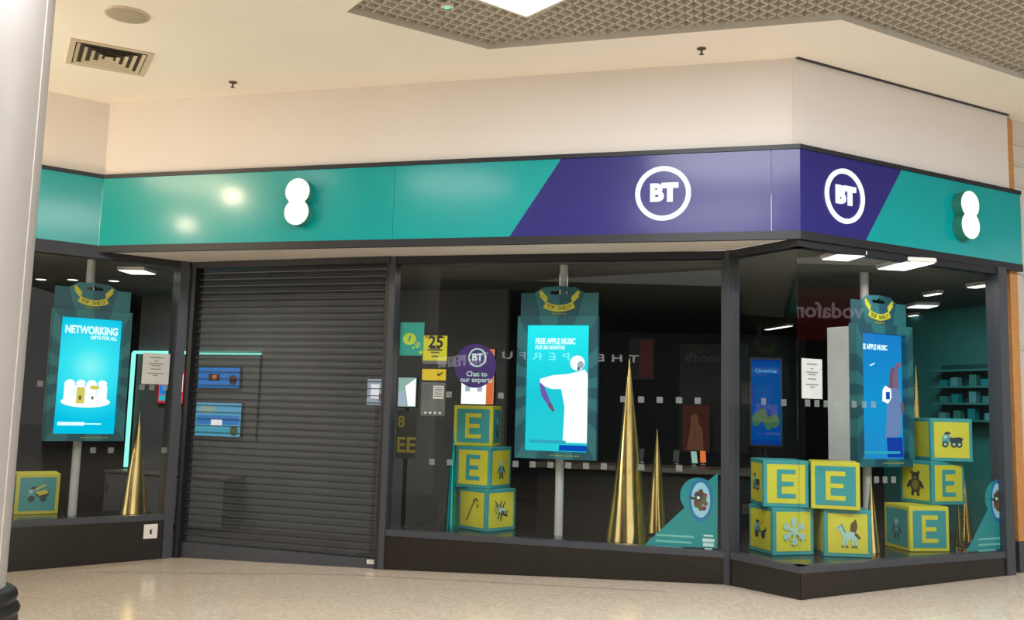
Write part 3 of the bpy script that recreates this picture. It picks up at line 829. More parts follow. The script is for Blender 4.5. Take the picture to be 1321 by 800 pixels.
def con_left(s_, hw, hh):
    P = lambda x, z: (x * hw, z * hh)
    ps = [(ell(0, -.45 * hh, .80 * hw, .10 * hh), 'scr_white')]
    for k, x in enumerate((-.55, -.2, .15, .5)):
        ps.append((rect((x - .17) * hw, (x + .17) * hw, -.42 * hh, (-.12 - .05 * (k % 2)) * hh), 'scr_white'))
        ps.append((ell(x * hw, -.13 * hh, .15 * hw, .06 * hh), 'scr_white'))
    ps += [(rect(-.32 * hw, -.06 * hw, -.48 * hh, -.2 * hh), 'scr_yellow'), (ell(.25 * hw, -.2 * hh, .16 * hw, .035 * hh), 'scr_yellow'), (ell(-.2 * hw, -.38 * hh, .05 * hw, .04 * hh), 'toy_olive'), (ell(.2 * hw, -.38 * hh, .04 * hw, .03 * hh), 'toy_olive'),
           (rect(-.85 * hw, -.0 * hw, -.86 * hh, -.80 * hh), 'scr_text'), (rect(.0, .55 * hw, -.84 * hh, -.82 * hh), 'scr_text')]
    pic(s_, 'picture', ps)
def con_right(s_, hw, hh):
    P = lambda x, z: (x * hw, z * hh)
    ps = [([P(.2, -.68), P(.62, -.68), P(.9, -.6), P(.95, -.1), P(.8, .1), P(.5, .16), P(.28, .05), P(.26, -.3)], 'scr_shirt'),
          ([P(.24, -.66), P(.96, -.66), P(.98, -.98), P(.28, -.98)], 'scr_shorts'),
          (cap(P(.46, .02), P(.50, .36), .085, .055), 'scr_skin'), (ell(*P(.54, .41), .03, .045, -.2), 'scr_skin'),
          (cap(P(.70, .02), P(.70, .44), .085, .055), 'scr_arm'), (cap(P(.71, .46), P(.80, .52), .05, .04), 'scr_arm'), (cap(P(.80, .52), P(.93, .545), .028, .02), 'scr_arm'), (cap(P(.79, .50), P(.93, .51), .024, .018), 'scr_arm'), (cap(P(.72, .47), P(.70, .54), .022, .018), 'scr_arm'),
          ([P(.36, .12), P(.6, .14), P(.62, -.05), P(.3, -.05)], 'scr_shirt'), ([P(.6, .13), P(.84, .13), P(.9, -.05), P(.6, -.05)], 'scr_shirt'),
          ([P(.04, -.08), P(.3, -.12), P(.46, -.02), P(.44, .12), P(.18, .17), P(.06, .1)], 'scr_white'), (rect(.2 * hw, .38 * hw, -.05 * hh, .07 * hh), 'scr_navy'),
          (cap(P(.93, -.12), P(.95, -.26), .05, .03), 'scr_skin'), (rect(-.9 * hw, .8 * hw, -.92 * hh, -.88 * hh), 'scr_cyan'), (cap(P(-.5, .48), P(-.3, .52), .012, .012), 'scr_text')]
    pic(s_, 'picture', ps)
def con_blue(s_, hw, hh):
    ps = [(ell(x * hw, (-.5 + .1 * math.sin(k * 2.1)) * hh, .17 * hw, .16 * hh), 'scr_olive') for k, x in enumerate((-.6, -.25, .1, .45))]
    ps += [(cap((.3 * hw, -.5 * hh), (.42 * hw, -.2 * hh), .03), 'scr_yellow'), (cap((-.1 * hw, -.6 * hh), (-.05 * hw, -.25 * hh), .03), 'scr_yellow')]
    pic(s_, 'picture', ps)
kiosk(PL_MAIN, 720, 500.5, .50, 'hanging toy-pack display with bright screen of a figure in white, middle window', 'scr_main', con_main, [('FREE APPLE MUSIC', .085, -.74, .74, .004, 1.28), ('FOR SIX MONTHS', .055, -.74, .64, .002, .95)])
kiosk(PL_LEFT, 112, 485, .45, 'hanging toy-pack display with bright cyan screen of white gifts, left window', 'scr_left', con_left, [('NETWORKING', .12, -.84, .79, .005, 1.72), ('GIFTS FOR ALL', .055, .0, .67, .002, .88)], sc=.97)
kiosk(PL_RIGHT, 1133, 511, .85, 'hanging toy-pack display with blue screen of a person raising both arms, right window', 'scr_right', con_right, [('FREE APPLE MUSIC', .075, -.98, .78, .003, 1.3)], sc=.985, hd=.32, hm='housing_white')
# reflection of a display in the corner glass, built as a narrow screen
x, z = PL_MAIN.at(988, 520, 2.2)
c = PL_MAIN.w(x, 2.2, 0); rz_ = PL_NARROW.ang + math.radians(40)
r = empty('reflected_screen', (c.x, c.y, floor_z(c.x, c.y) + .01), -.15, 'dim deep blue reflection of a display in the narrow corner pane, built as a portrait screen on a stand', 'screen')
zz = z - floor_z(c.x, c.y)
b = MB(); b.box(-.19, .19, 0, .06, zz - .52, zz + .52, 'black_plastic', bev=.006); b.build('casing', r)
b = MB(); b.box(-.165, .165, -.004, 0, -.49, .49, 'scr_deep'); s_ = b.build('screen', r, loc=(0, 0, zz)); pic(s_, 'picture', [(ell(xx, -.2 + .05 * math.sin(k * 2), .05, .08), 'scr_olive') for k, xx in enumerate((-.11, -.04, .03, .10))], y=-.006)
text('caption', 'Christmas', .06, 'scr_lightblue', s_, 0, -.006, .36, ext=.001)
b = MB(); b.tube([(0, .03, 0.01), (0, .03, zz - .51)], .03, 'dark_metal'); b.build('stand', r)
b = MB(); b.lathe([(.22, 0), (.22, .012), (.05, .02)], 'dark_metal', 28, cy=.03); b.build('foot', r)

# ------------------------------------------------------------------ toy blocks
BH = .2205
def art_E(m): 
    return [(rect(-.088, -.044, -.135, .135), m), (rect(-.045, .09, .092, .135), m), (rect(-.045, .072, -.021, .021), m), (rect(-.045, .09, -.135, -.092), m)]
def art_truck():
    a = [([(-.10, -.02), (-.10, .035), (-.075, .06), (-.04, .06), (-.02, .03), (.0, .03), (.0, -.03), (-.10, -.03)], 'toy_teal'),
         ([(-.03, .02), (.09, .03), (.12, .015), (.10, -.025), (-.01, -.03)], 'toy_dark'), (rect(-.085, -.05, .015, .045), 'toy_pale'),
         ([(-.08, .06), (-.06, .085), (-.01, .075), (-.02, .055)], 'toy_dark')]
    for x in (-.07, .02, .075): a += [(ell(x, -.045, .032, .032), 'toy_dark'), (ell(x, -.045, .014, .014), 'toy_pale')]
    return a
def art_flake():
    a = []
    for k in range(6):
        t = k * PI / 3 + PI / 6; c_, s__ = math.cos(t), math.sin(t)
        a.append((cap((0, 0), (.12 * c_, .12 * s__), .024), 'toy_pale'))
        for f in (.06, .09):
            for sg in (-1, 1):
                a.append((cap((f * c_, f * s__), (f * c_ + .034 * math.cos(t + sg * .9), f * s__ + .034 * math.sin(t + sg * .9)), .017), 'toy_pale'))
    return a
def art_pegasus():
    return [([(.02, .02), (.03, .09), (.075, .135), (.085, .10), (.09, .06), (.07, .0)], 'toy_brown'), (ell(.015, -.02, .065, .036, .1), 'toy_pale'),
            (cap((-.04, .0), (-.065, .05), .04, .03), 'toy_pale'), (ell(-.075, .05, .034, .02, .35), 'toy_pale'), (cap((-.06, .068), (-.055, .088), .012, .006), 'toy_teal'),
            (cap((-.055, .07), (-.025, .01), .018, .014), 'toy_teal'), (cap((-.03, -.04), (-.045, -.11), .022, .016), 'toy_pale'), (cap((-.01, -.04), (-.01, -.12), .022, .016), 'toy_pale'),
            (cap((.05, -.04), (.045, -.115), .024, .016), 'toy_pale'), (cap((.07, -.03), (.075, -.11), .022, .016), 'toy_pale'), (cap((.075, -.01), (.11, -.04), .03, .014), 'toy_brown'),
            (ell(-.085, .055, .006, .006), 'toy_dark')] + [(ell(x, -.12, .012, .008), 'toy_brown') for x in (-.046, -.01, .045, .075)]
def art_cane():
    pts = [(-.075, -.115), (-.055, -.075), (-.03, -.03), (-.005, .015), (.02, .058)]
    a = [(cap(pts[i], (pts[i][0] + .018, pts[i][1] + .032), .017), 'toy_brown') for i in range(5)]
    for k in range(4):
        t = PI * .86 - k * .62; p_ = (.06 + .036 * math.cos(t), .075 + .036 * math.sin(t)); q_ = (.06 + .036 * math.cos(t - .36), .075 + .036 * math.sin(t - .36))
        a.append((cap(p_, q_, .017), 'toy_brown'))
    a.append((cap((.096, .055), (.092, .03), .017), 'toy_brown')); return a
def art_deer():
    return [(ell(.0, .0, .065, .038, -.5), 'toy_pale'), (cap((.02, -.03), (.08, -.06), .045, .03), 'toy_dark'), (cap((.05, -.03), (.10, -.02), .03, .02), 'toy_olive'),
            (cap((-.02, .03), (.0, .10), .02, .012), 'toy_dark'), (cap((.02, .03), (.05, .085), .02, .012), 'toy_dark'), (cap((-.03, -.03), (-.05, -.09), .02, .014), 'toy_dark'), (cap((.0, -.04), (-.01, -.11), .02, .014), 'toy_dark'),
            (ell(-.065, .045, .03, .022, .5), 'toy_olive'), (cap((-.07, .06), (-.1, .1), .012, .008), 'toy_dark')] + [(ell(-.1 + .02 * k, -.0 - .03 * (k % 2), .008, .008), 'toy_dark') for k in range(3)]
def art_robot():
    return [(rect(-.035, .035, -.06, .02), 'toy_teal'), (ell(0, .05, .03, .026), 'toy_pale'), (cap((-.04, .0), (-.07, -.05), .02), 'toy_dark'), (cap((.04, .0), (.07, -.05), .02), 'toy_dark'), (cap((-.02, -.06), (-.03, -.11), .024), 'toy_dark'), (cap((.02, -.06), (.03, -.11), .024), 'toy_dark')]
def art_bear():
    return [(ell(0, -.03, .075, .08), 'toy_brown'), (ell(0, .055, .05, .045), 'toy_dark'), (ell(-.045, .095, .02, .02), 'toy_brown'), (ell(.045, .095, .02, .02), 'toy_brown'), (ell(0, -.03, .042, .05), 'toy_olive'), (cap((-.07, .0), (-.1, -.05), .03), 'toy_dark'), (cap((.07, .0), (.1, -.05), .03), 'toy_dark'), (cap((-.035, -.1), (-.04, -.13), .035), 'toy_dark'), (cap((.035, -.1), (.04, -.13), .035), 'toy_dark'), (ell(0, .045, .022, .016), 'toy_olive')]
def art_digger():
    return art_truck()[:4] + [(cap((-.02, .05), (.07, .1), .02), 'toy_yellow'), (ell(-.06, -.05, .034, .034), 'toy_dark'), (ell(.06, -.05, .034, .034), 'toy_dark'), ([(-.02, .02), (.08, .05), (.11, .01), (.02, -.02)], 'toy_yellow')]

def block(px, py, base, a, side, scheme, front, other, label, dist=None):
    """px,py: foot of the nearest upright edge; a: turn in degrees away from square-on; side: which other face shows"""
    c = hit_z(px, py, base)
    phi = math.atan2(c.x, c.y)
    th = -phi + math.radians(a if side == 'L' else -a)
    sx_ = -1 if side == 'L' else 1
    ex_, ey_ = Vector((math.cos(th), math.sin(th), 0)), Vector((-math.sin(th), math.cos(th), 0))
    cc = c - ex_ * (sx_ * BH) + ey_ * BH
    cc.z = base
    body, panel = ('block_teal', 'block_yellow') if scheme == 'Y' else ('block_yellow', 'block_teal')
    r = empty('toy_block', cc, th, label, 'toy block', 'giant toy blocks in the windows')
    b = MB(); b.box(-BH, BH, -BH, BH, 0.0, 2 * BH, body, bev=.006); b.build('body', r)
    k = BH - .038
    faces = [('F', 0, front), (side, -PI / 2 if side == 'L' else PI / 2, other), ('X', PI / 2 if side == 'L' else -PI / 2, None), ('B', PI, None)]
    for nm, ang_, art in faces:
        b = MB(); b.box(-k, k, -BH - .0025, -BH + .004, BH - k, BH + k, panel)
        f = b.build('face_panel', r, rz=ang_)
        if art:
            nme, polys = art
            pic(f, nme, [([(q[0], q[1] + BH) for q in p_], m_) for p_, m_ in polys], y=-BH - .005, step=.0006)
    return r
E_T, E_Y = ('letter', art_E('block_teal')), ('letter', art_E('block_yellow'))
TRUCK, FLAKE, PEG, CANE, DEER, ROBOT, BEAR, DIG = ('picture', art_truck()), ('picture', art_flake()), ('picture', art_pegasus()), ('picture', art_cane()), ('picture', art_deer()), ('picture', art_robot()), ('picture', art_bear()), ('picture', art_digger())
z1, z2 = PZ + 2 * BH + .001, PZ + 4 * BH + .002
# main window stack
block(626.5, 687, PZ, 46, 'R', 'Y', CANE, DEER, 'yellow toy block with candy cane and animal, bottom of the middle window stack')
block(632, 631.5, z1, 31, 'R', 'Y', E_T, ROBOT, 'yellow toy block with teal letter E, second in the middle window stack')
block(635, 576.5, z2, 12, 'R', 'T', E_Y, ROBOT, 'teal toy block with yellow letter E, topmost of the middle window stack')
# corner window, left group
block(997, 717, PZ, 31, 'L', 'Y', FLAKE, DIG, 'yellow toy block with a snowflake and a digger, lower left by the glass corner')
block(1063, 718, PZ, 13, 'L', 'Y', PEG, None, 'yellow toy block with a winged horse, lower right by the glass corner')
block(984.5, 654, z1, 16, 'L', 'Y', E_T, TRUCK, 'yellow toy block with teal letter E, upper left by the glass corner')
block(1046.5, 656, z1, 3, 'L', 'T', E_Y, None, 'teal toy block with yellow letter E, upper right by the glass corner')
# right window stack
block(1174, 712, PZ, 33, 'L', 'T', E_Y, ROBOT, 'teal toy block with yellow letter E, bottom of the far right stack')
block(1203, 652, z1, 45, 'L', 'Y', E_T, BEAR, 'yellow toy block with letter E and a furry toy, middle of the far right stack')
block(1201, 595, z2, 25, 'L', 'Y', TRUCK, None, 'yellow toy block with a truck, topmost of the far right stack')
# left window
block(17.5, 664.5, PZ, 4, 'L', 'T', DIG, None, 'toy block with yellow rim and a dumper truck, left window beside the column')

# ------------------------------------------------------------------ foil cones
def cone(px, py, top_py, w_px, m, label, top_px=None):
    c = hit_z(px, py, PZ); dist = c.y
    rad = w_px / 2 / F * dist
    d = ray(px if top_px is None else top_px, top_py); zt = EYE + d.z / d.y * dist
    h = zt - PZ
    r = empty('foil_cone', c, 0, label, 'foil cone', 'foil cones in the windows')
    b = MB(); n = 40; rings = []
    for k in range(13):
        t = k / 12.0
        rr = max(rad * (1 - t), .0015)
        rings.append([(rr * (1 + .035 * math.sin(3 * a_ + k * .3)) * math.cos(a_), rr * (1 + .035 * math.sin(3 * a_ + k * .3)) * math.sin(a_), .012 + t * (h - .012)) for a_ in [2 * PI * j / n for j in range(n)]])
    b.quadgrid(rings, m); b.poly(rings[-1], m); b.build('cone', r)
    b = MB(); b.lathe([(rad * .97, 0), (rad * .97, .012)], m, 40); b.build('base_disc', r)
cone(809, 700, 462, 54, 'gold', 'tall gold foil cone, the tallest, in the middle window')
cone(846.5, 688, 553, 30, 'gold', 'shorter gold foil cone beside the tall one in the middle window')
cone(581, 683, 545, 17, 'teal_foil', 'slim teal foil cone left of the middle block stack', top_px=590)
cone(171, 663, 531, 33, 'gold', 'gold foil cone in the left window')
cone(215.5, 662, 584, 14, 'gold', 'small gold foil cone half hidden at the shutter post')
cone(1125, 714, 615, 20, 'gold', 'slim gold foil cone right of the winged horse block')
cone(1186, 690, 470, 30, 'gold', 'gold foil cone rising behind the far right block stack')
cone(1247, 699, 620, 17, 'gold', 'small gold foil cone right of the far right block stack')
cone(1238, 704, 650, 12, 'gold', 'thin gold foil cone against the bottom block of the far right stack')

# ------------------------------------------------------------------ papers, posters and stickers on the glass
def sheet(pl, quad, label, m, dep=.062, name='notice', cat='notice', th=.002, parts=None, group=None):
    (x0, z1_), (x1, z0_) = pl.at(*quad[0], dep), pl.at(*quad[1], dep)
    w_, h_ = (x1 - x0) / 2, (z1_ - z0_) / 2
    r = empty(name, pl.w((x0 + x1) / 2, dep, (z0_ + z1_) / 2), pl.ang, label, cat, group)
    b = MB(); b.box(-w_, w_, 0, th, -h_, h_, m); b.build('sheet', r)
    if parts: parts(r, w_, h_)
    return r
def notice(r, w_, h_):
    b = MB()
    for z_, l_ in ((.72, .5), (.5, .12), (.32, .55), (.2, .35), (-.02, .38), (-.3, .6), (-.42, .2)):
        b.box(-l_ * w_, l_ * w_, -.001, 0, z_ * h_ - .006, z_ * h_ + .006, 'pale_ink')
    b.build('print_lines', r)
sheet(PL_LEFT, ((185, 455), (217, 496.5)), 'white printed notice taped inside the left window', 'paper', parts=notice)
sheet(PL_RIGHT, ((1034, 462), (1061, 515)), 'white printed notice taped inside the right window near the corner', 'paper', parts=notice)
def p_bubbles(r, w_, h_):
    pic(r, 'bubble', [(ell(-.2 * w_, 0, .55 * w_, .36 * h_), 'poster_lime'), (cap((-.25 * w_, -.1 * h_), (-.15 * w_, .15 * h_), .02), 'poster_teal')], y=-.0015)
    pic(r, 'bubble', [(ell(.5 * w_, -.36 * h_, .22 * w_, .18 * h_), 'poster_lime'), (ell(.5 * w_, -.36 * h_, .16 * w_, .13 * h_), 'poster_teal'), (cap((.45 * w_, -.42 * h_), (.55 * w_, -.3 * h_), .015), 'poster_lime')], y=-.0015)
    pic(r, 'bubble', [(ell(.15 * w_, -.52 * h_, .1 * w_, .07 * h_), 'poster_lime'), (ell(.8 * w_, -.8 * h_, .16 * w_, .1 * h_), 'poster_lime')], y=-.0015)
sheet(PL_MAIN, ((517, 416), (546, 459)), 'teal poster with lime green bubbles in the top left of the middle window', 'poster_teal', name='poster', cat='poster', parts=p_bubbles)
def p_25(r, w_, h_):
    b = MB()
    for x_ in (-.75, -.4, -.05, .3, .65): b.box((x_ - .12) * w_, (x_ + .12) * w_, -.001, 0, .86 * h_, .93 * h_, 'ink')
    for z_, l_ in ((.10, .42), (-.02, .62), (-.18, .35), (-.46, .28)):
        b.box(-l_ * w_, l_ * w_, -.001, 0, (z_ - .05) * h_, (z_ + .05) * h_, 'ink')
    b.build('print_lines', r)
    text('number', '25', .17, 'poster_black', r, .05 * w_, -.001, .52 * h_, off=.004, ext=.001)
    b = MB(); b.box(-w_, w_, -.0012, 0, -h_, -.76 * h_, 'poster_grey'); b.build('footer', r)
sheet(PL_MAIN, ((546.5, 433), (576, 470)), 'yellow poster with a large black 25 in the middle window', 'poster_yellow', name='poster', cat='poster', parts=p_25)
def p_tick(r, w_, h_):
    pic(r, 'mark', [(cap((.3 * w_, -.05 * h_), (.5 * w_, -.0 * h_), .014), 'poster_black'), (cap((.5 * w_, 0), (.7 * w_, .4 * h_), .012), 'poster_black'), (cap((.42 * w_, -.1 * h_), (.35 * w_, .25 * h_), .01), 'poster_black')], y=-.0015)
sheet(PL_MAIN, ((545, 476), (575, 491)), 'plain yellow card with a small black mark under the 25 poster', 'poster_gold', name='card', cat='card', parts=p_tick)
def p_list(r, w_, h_):
    b = MB()
    for k in range(9): b.box(-.85 * w_, -.2 * w_, -.001, 0, (.8 - .1 * k) * h_ - .004, (.8 - .1 * k) * h_ + .004, 'faint_grey')
    b.build('print_lines', r)
    b = MB(); b.box(.0, .85 * w_, -.001, 0, .02 * h_, .8 * h_, 'paper'); o = b.build('leaflet', r)
    b = MB()
    for k in range(6): b.box(.08 * w_, .78 * w_, -.0018, -.001, (.7 - .11 * k) * h_ - .004, (.7 - .11 * k) * h_ + .004, 'ink')
    b.build('print_lines', o)
    b = MB()
    for k in range(4): b.prism(ell((-.6 + .4 * k) * w_, -.82 * h_, .1 * w_, .06 * h_), -.001, 0, 'paper')
    b.build('icon_row', r)
sheet(PL_MAIN, ((544, 493), (573.5, 537)), 'grey opening-hours sticker with a white box under the yellow card', 'poster_grey', name='sticker', cat='sticker', parts=p_list)
# the purple disc
x, z = PL_MAIN.at(613, 472, .062)
r = empty('round_poster', PL_MAIN.w(x, .062, z), PL_MAIN.ang, 'purple round poster inviting people to chat, in the middle window', 'poster')
b = MB(); b.prism(ell(0, 0, .225, .225, n=56), 0, .002, 'poster_purple'); b.build('disc', r)
b = MB(); n = 40; c_ = lambda rad, y: [(rad * math.cos(2 * PI * k / n) + .02, y, .085 + rad * math.sin(2 * PI * k / n)) for k in range(n)]
b.quadgrid([c_(.082, -.0005), c_(.082, -.002), c_(.097, -.002), c_(.097, -.0005)], 'decal_white', smooth=False); b.build('ring', r)
text('letters', 'BT', .1, 'decal_white', r, .02, -.001, .085, off=.003, ext=.001)
text('caption', 'Chat to', .072, 'decal_white', r, .02, -.001, -.085, off=.0008, ext=.001)
text('caption', 'our experts', .072, 'decal_white', r, .015, -.001, -.145, off=.0008, ext=.001)
# yellow vinyl letters
x, z = PL_MAIN.at(524, 560, .062)
r = empty('vinyl_lettering', PL_MAIN.w(x, .062, z), PL_MAIN.ang, 'dull yellow vinyl letters low in the left of the middle window', 'lettering')
text('figure', '8', .17, 'dull_yellow', r, -.06, 0, .12, off=.002, ext=.0015)
text('letters', 'EE', .22, 'dull_yellow', r, .0, 0, -.12, off=.004, ext=.0015)
b = MB(); b.box(-.11, .11, .001, .0016, -.25, .24, 'poster_black'); b.build('film', r)

def decal(pl, dep, outline, disc, ellp, texty, label, crest=True):
    P_ = lambda p_: pl.at(p_[0], p_[1], dep)
    ps = [P_(q) for q in outline]
    ox, oz = ps[0]
    r = empty('window_sticker', pl.w(ox, dep, oz), pl.ang, label, 'window sticker', 'corner stickers on the windows')
    L = lambda l_: [(a_ - ox, c_ - oz) for a_, c_ in l_]
    b = MB(); b.prism(L(ps), 0, .0015, 'decal_teal')
    (dx, dz), dr = P_(disc[:2]), disc[2]
    b.prism(ell(dx - ox, dz - oz, dr, dr, n=40), -.0004, .0011, 'decal_teal'); b.build('backing', r)
    (ex_, ez_) = P_(ellp[:2]); ex_ -= ox; ez_ -= oz
    b = MB(); b.prism(ell(ex_, ez_, ellp[2] * 1.3, ellp[3] * 1.25), -.0012, 0, 'decal_blue'); b.build('halo', r)
    b = MB(); b.prism(ell(ex_, ez_, ellp[2], ellp[3]), -.002, -.001, 'decal_sky'); o = b.build('picture_disc', r)
    random.seed(3)
    pl_ = []
    for k in range(26):
        a_, q_ = random.random() * 6.28, random.random() ** .6
        pl_.append((ell(ex_ + .55 * ellp[2] * q_ * math.cos(a_), ez_ + .6 * ellp[3] * q_ * math.sin(a_), .022, .026, random.random() * 3, 8), random.choice(['toy_green', 'toy_maroon', 'toy_brown', 'toy_dark'])))
    pl_.append((cap((ex_ - ellp[2] * 1.15, ez_ + .02), (ex_ - .2 * ellp[2], ez_), .02, .035), 'toy_dark'))
    pl_.append((ell(ex_ - .25 * ellp[2], ez_ + .02, .014, .014), 'decal_white'))
    pic(o, 'wreath', pl_, y=-.003, step=.0002)
    tx, tz = P_(texty); tx -= ox; tz -= oz
    b = MB()
    for k, l_ in enumerate((.36, .34, .26)): b.box(tx, tx + l_, -.0012, 0, tz - k * .055 - .009, tz - k * .055 + .009, 'decal_line')
    b.build('print_lines', r)
    if crest:
        w_ = max(q[0] for q in L(ps)) - .085
        b = MB()
        for k, (l_, h_) in enumerate(((.045, .008), (.055, .016), (.05, .016), (.035, .012))): b.box(w_ - l_, w_ + l_, -.0012, 0, tz + .02 - k * .042 - h_, tz + .02 - k * .042 + h_, 'decal_white')
        b.build('crest', r)
decal(PL_MAIN, .062, [(831, 703.5), (925.5, 707.5), (926, 610), (914, 620), (884, 654)], (901, 640, .172), (904, 645, .088, .165), (846, 690), 'teal corner sticker with a round picture, bottom right of the middle window')
decal(PL_RIGHT, .062, [(1247, 712), (1303.5, 708.5), (1300, 616), (1292, 622), (1272, 662)], (1285, 643, .17), (1286.5, 646, .08, .17), (1262, 696), 'teal corner sticker with a round picture, bottom right of the right window')

# ------------------------------------------------------------------ further inside the shop
def screen_thing(pl, quad, dep, label, m, polys=None, name='wall_screen', cat='screen', bez=.012, th=.05, support=None, group=None):
    (x0, z1_), (x1, z0_) = pl.at(*quad[0], dep), pl.at(*quad[1], dep)
    w_, h_ = (x1 - x0) / 2, (z1_ - z0_) / 2
    r = empty(name, pl.w((x0 + x1) / 2, dep, (z0_ + z1_) / 2), pl.ang, label, cat, group)
    b = MB(); b.box(-w_ - bez, w_ + bez, .002, th, -h_ - bez, h_ + bez, 'black_plastic', bev=.004); b.build('casing', r)
    b = MB(); b.box(-w_, w_, -.003, .002, -h_, h_, m); s_ = b.build('screen', r)
    if polys: pic(s_, 'picture', [([(q[0] * w_, q[1] * h_) for q in p_], m_) for p_, m_ in polys], y=-.005)
    if support == 'post':
        gz = floor_z(r.location.x, r.location.y) + .01 - r.location.z
        b = MB(); b.box(-.02, .02, .01, .04, gz, -h_ - bez, 'dark_metal'); b.box(-.12, .12, -.08, .12, gz, gz + .012, 'dark_metal'); b.build('stand', r)
    elif support == 'arm':
        b = MB(); b.tube([(0, th - .002, 0), (0, support_d, 0)], .025, 'dark_metal'); b.build('bracket', r)
    return r
support_d = 1.0
# partition wall with lit frame, left half of the shop
PTN = Plane(inset(SH, -3.0, 2.6), inset(SH, 2.9, 2.6))
b = MB(); b.box(0, PTN.len, .06, .16, -.3, ZI, 'shop_wall'); struct(b, 'wall_partition', loc=PTN.o, rz=PTN.ang)
xa_, za_ = PTN.at(171, 454.5); xb_, zb_ = PTN.at(335, 456.5); xc_, zc2 = PTN.at(163, 600)
r = empty('light_frame', PTN.w(xa_, 0, 0), PTN.ang, 'glowing cyan light frame on the wall behind the left window and shutter', 'light frame')
gz = -.2
b = MB(); b.box(-.022, .022, .0, .058, za_ - 1.7, za_, 'led_cyan', bev=.006); b.build('upright_tube', r)
b = MB(); b.box(.0, xb_ - xa_, .0, .058, za_ - .022, za_ + .022, 'led_cyan', bev=.006); b.build('top_tube', r)
b = MB(); b.box(xb_ - xa_ - .008, xb_ - xa_ + .008, .02, .058, za_ - 1.25, za_ - .022, 'dark_metal'); b.build('upright_rail', r)
screen_thing(PTN, ((206, 478), (236, 521)), .0, 'red and white screen on the wall seen through the left window', 'scr_red', [(rect(-.3, .9, -.3, .8), 'scr_white'), (rect(-.9, .9, -.85, -.5), 'scr_cyan'), (rect(.0, .2, -.4, .6), 'scr_red'), (rect(.45, .6, -.2, .7), 'scr_red'), (rect(-.9, -.4, -.45, .1), 'scr_blue')])
screen_thing(PTN, ((257, 474), (308, 501)), .0, 'blue screen seen through the shutter, upper one', 'scr_blue', [(rect(-.5, .05, -.3, .35), 'scr_brown'), (rect(-.3, -.1, -.2, .25), 'scr_orange'), (cap((-.9, -.75), (.3, -.75), .03), 'scr_navy'), (ell(.72, -.2, .2, .5), 'scr_brown'), (ell(.72, .1, .1, .2), 'scr_tan')])
screen_thing(PTN, ((254, 519), (309, 564)), .0, 'pale blue screen seen through the shutter, lower one', 'scr_lightblue', [(rect(-.95, .95, -.3, .25), 'scr_blue'), (rect(-.3, .2, -.35, .02), 'scr_white'), (rect(-.95, .6, -.9, -.5), 'scr_cyan'), (ell(.75, -.65, .18, .3), 'scr_olive'), (ell(-.5, .6, .4, .25), 'scr_pale')])
# cabinet under the screens
x0, _ = PTN.at(168, 560); x1, _ = PTN.at(320, 560)
zf = floor_z(*inset(PTN, (x0 + x1) / 2, -.2)) + .01
r = empty('low_cabinet', PTN.w((x0 + x1) / 2, -.45, zf), PTN.ang, 'dark low cabinet under the screens behind the shutter', 'cabinet')
hw_ = (x1 - x0) / 2
b = MB(); b.box(-hw_, hw_, 0, .45, .06, .74, 'front_dark'); b.build('body', r)
b = MB(); b.box(-hw_ - .02, hw_ + .02, -.03, .45, .74, .77, 'table_wood', bev=.004); b.build('top', r)
b = MB(); b.box(-hw_ + .03, hw_ - .03, .03, .43, 0, .06, 'black_plastic'); b.build('plinth', r)
for k in range(3):
    a_ = -hw_ + .02 + k * (2 * hw_ - .02) / 3
    b = MB(); b.box(a_, a_ + (2 * hw_ - .02) / 3 - .02, -.018, 0, .09, .72, 'shop_wall'); o = b.build('door', r)
    b = MB(); b.box(a_ + .04, a_ + .06, -.03, -.018, .45, .6, 'grey_metal'); b.build('handle', o)

screen_thing(PL_MAIN, ((597, 450), (636, 522)), 1.6, 'bright white portrait screen with an orange edge behind the round purple poster', 'scr_white', [(rect(.55, 1, -1, 1), 'scr_orange'), (rect(-.75, -.45, -.55, -.35), 'scr_grey'), (rect(.0, .3, -.55, -.35), 'scr_grey')], support='post')
screen_thing(PL_MAIN, ((514.5, 487), (536, 525)), 1.2, 'small pale green and white tablet screen at the left of the middle window', 'scr_pale', [([(-.2, .4), (.95, .95), (.95, -.95), (.15, -.95)], 'scr_white'), ([(-.95, -.95), (-.95, -.1), (-.3, .2), (.0, -.95)], 'scr_grey')], support='post')
x, z = SH.at(484, 506, .9)
screen_thing(SH, ((474.5, 489), (497, 523)), .9, 'small grey lit tablet seen through the right side of the shutter', 'scr_grey', [(rect(-.6, .3, -.5, .6), 'scr_white'), (rect(.3, .8, -.7, -.1), 'scr_skin')], support='post')
# dark phone poster and framed picture
sheet(PL_MAIN, ((877, 444), (965, 585)), 'tall black poster with faint lettering behind the right end of the middle window', 'poster_black', dep=4.0, name='wall_poster', cat='poster', th=.04, parts=lambda r, w_, h_: text('lettering', 'iPhone 17', .17, 'faint_grey', r, -.08 * w_, -.002, .74 * h_, ext=.001))
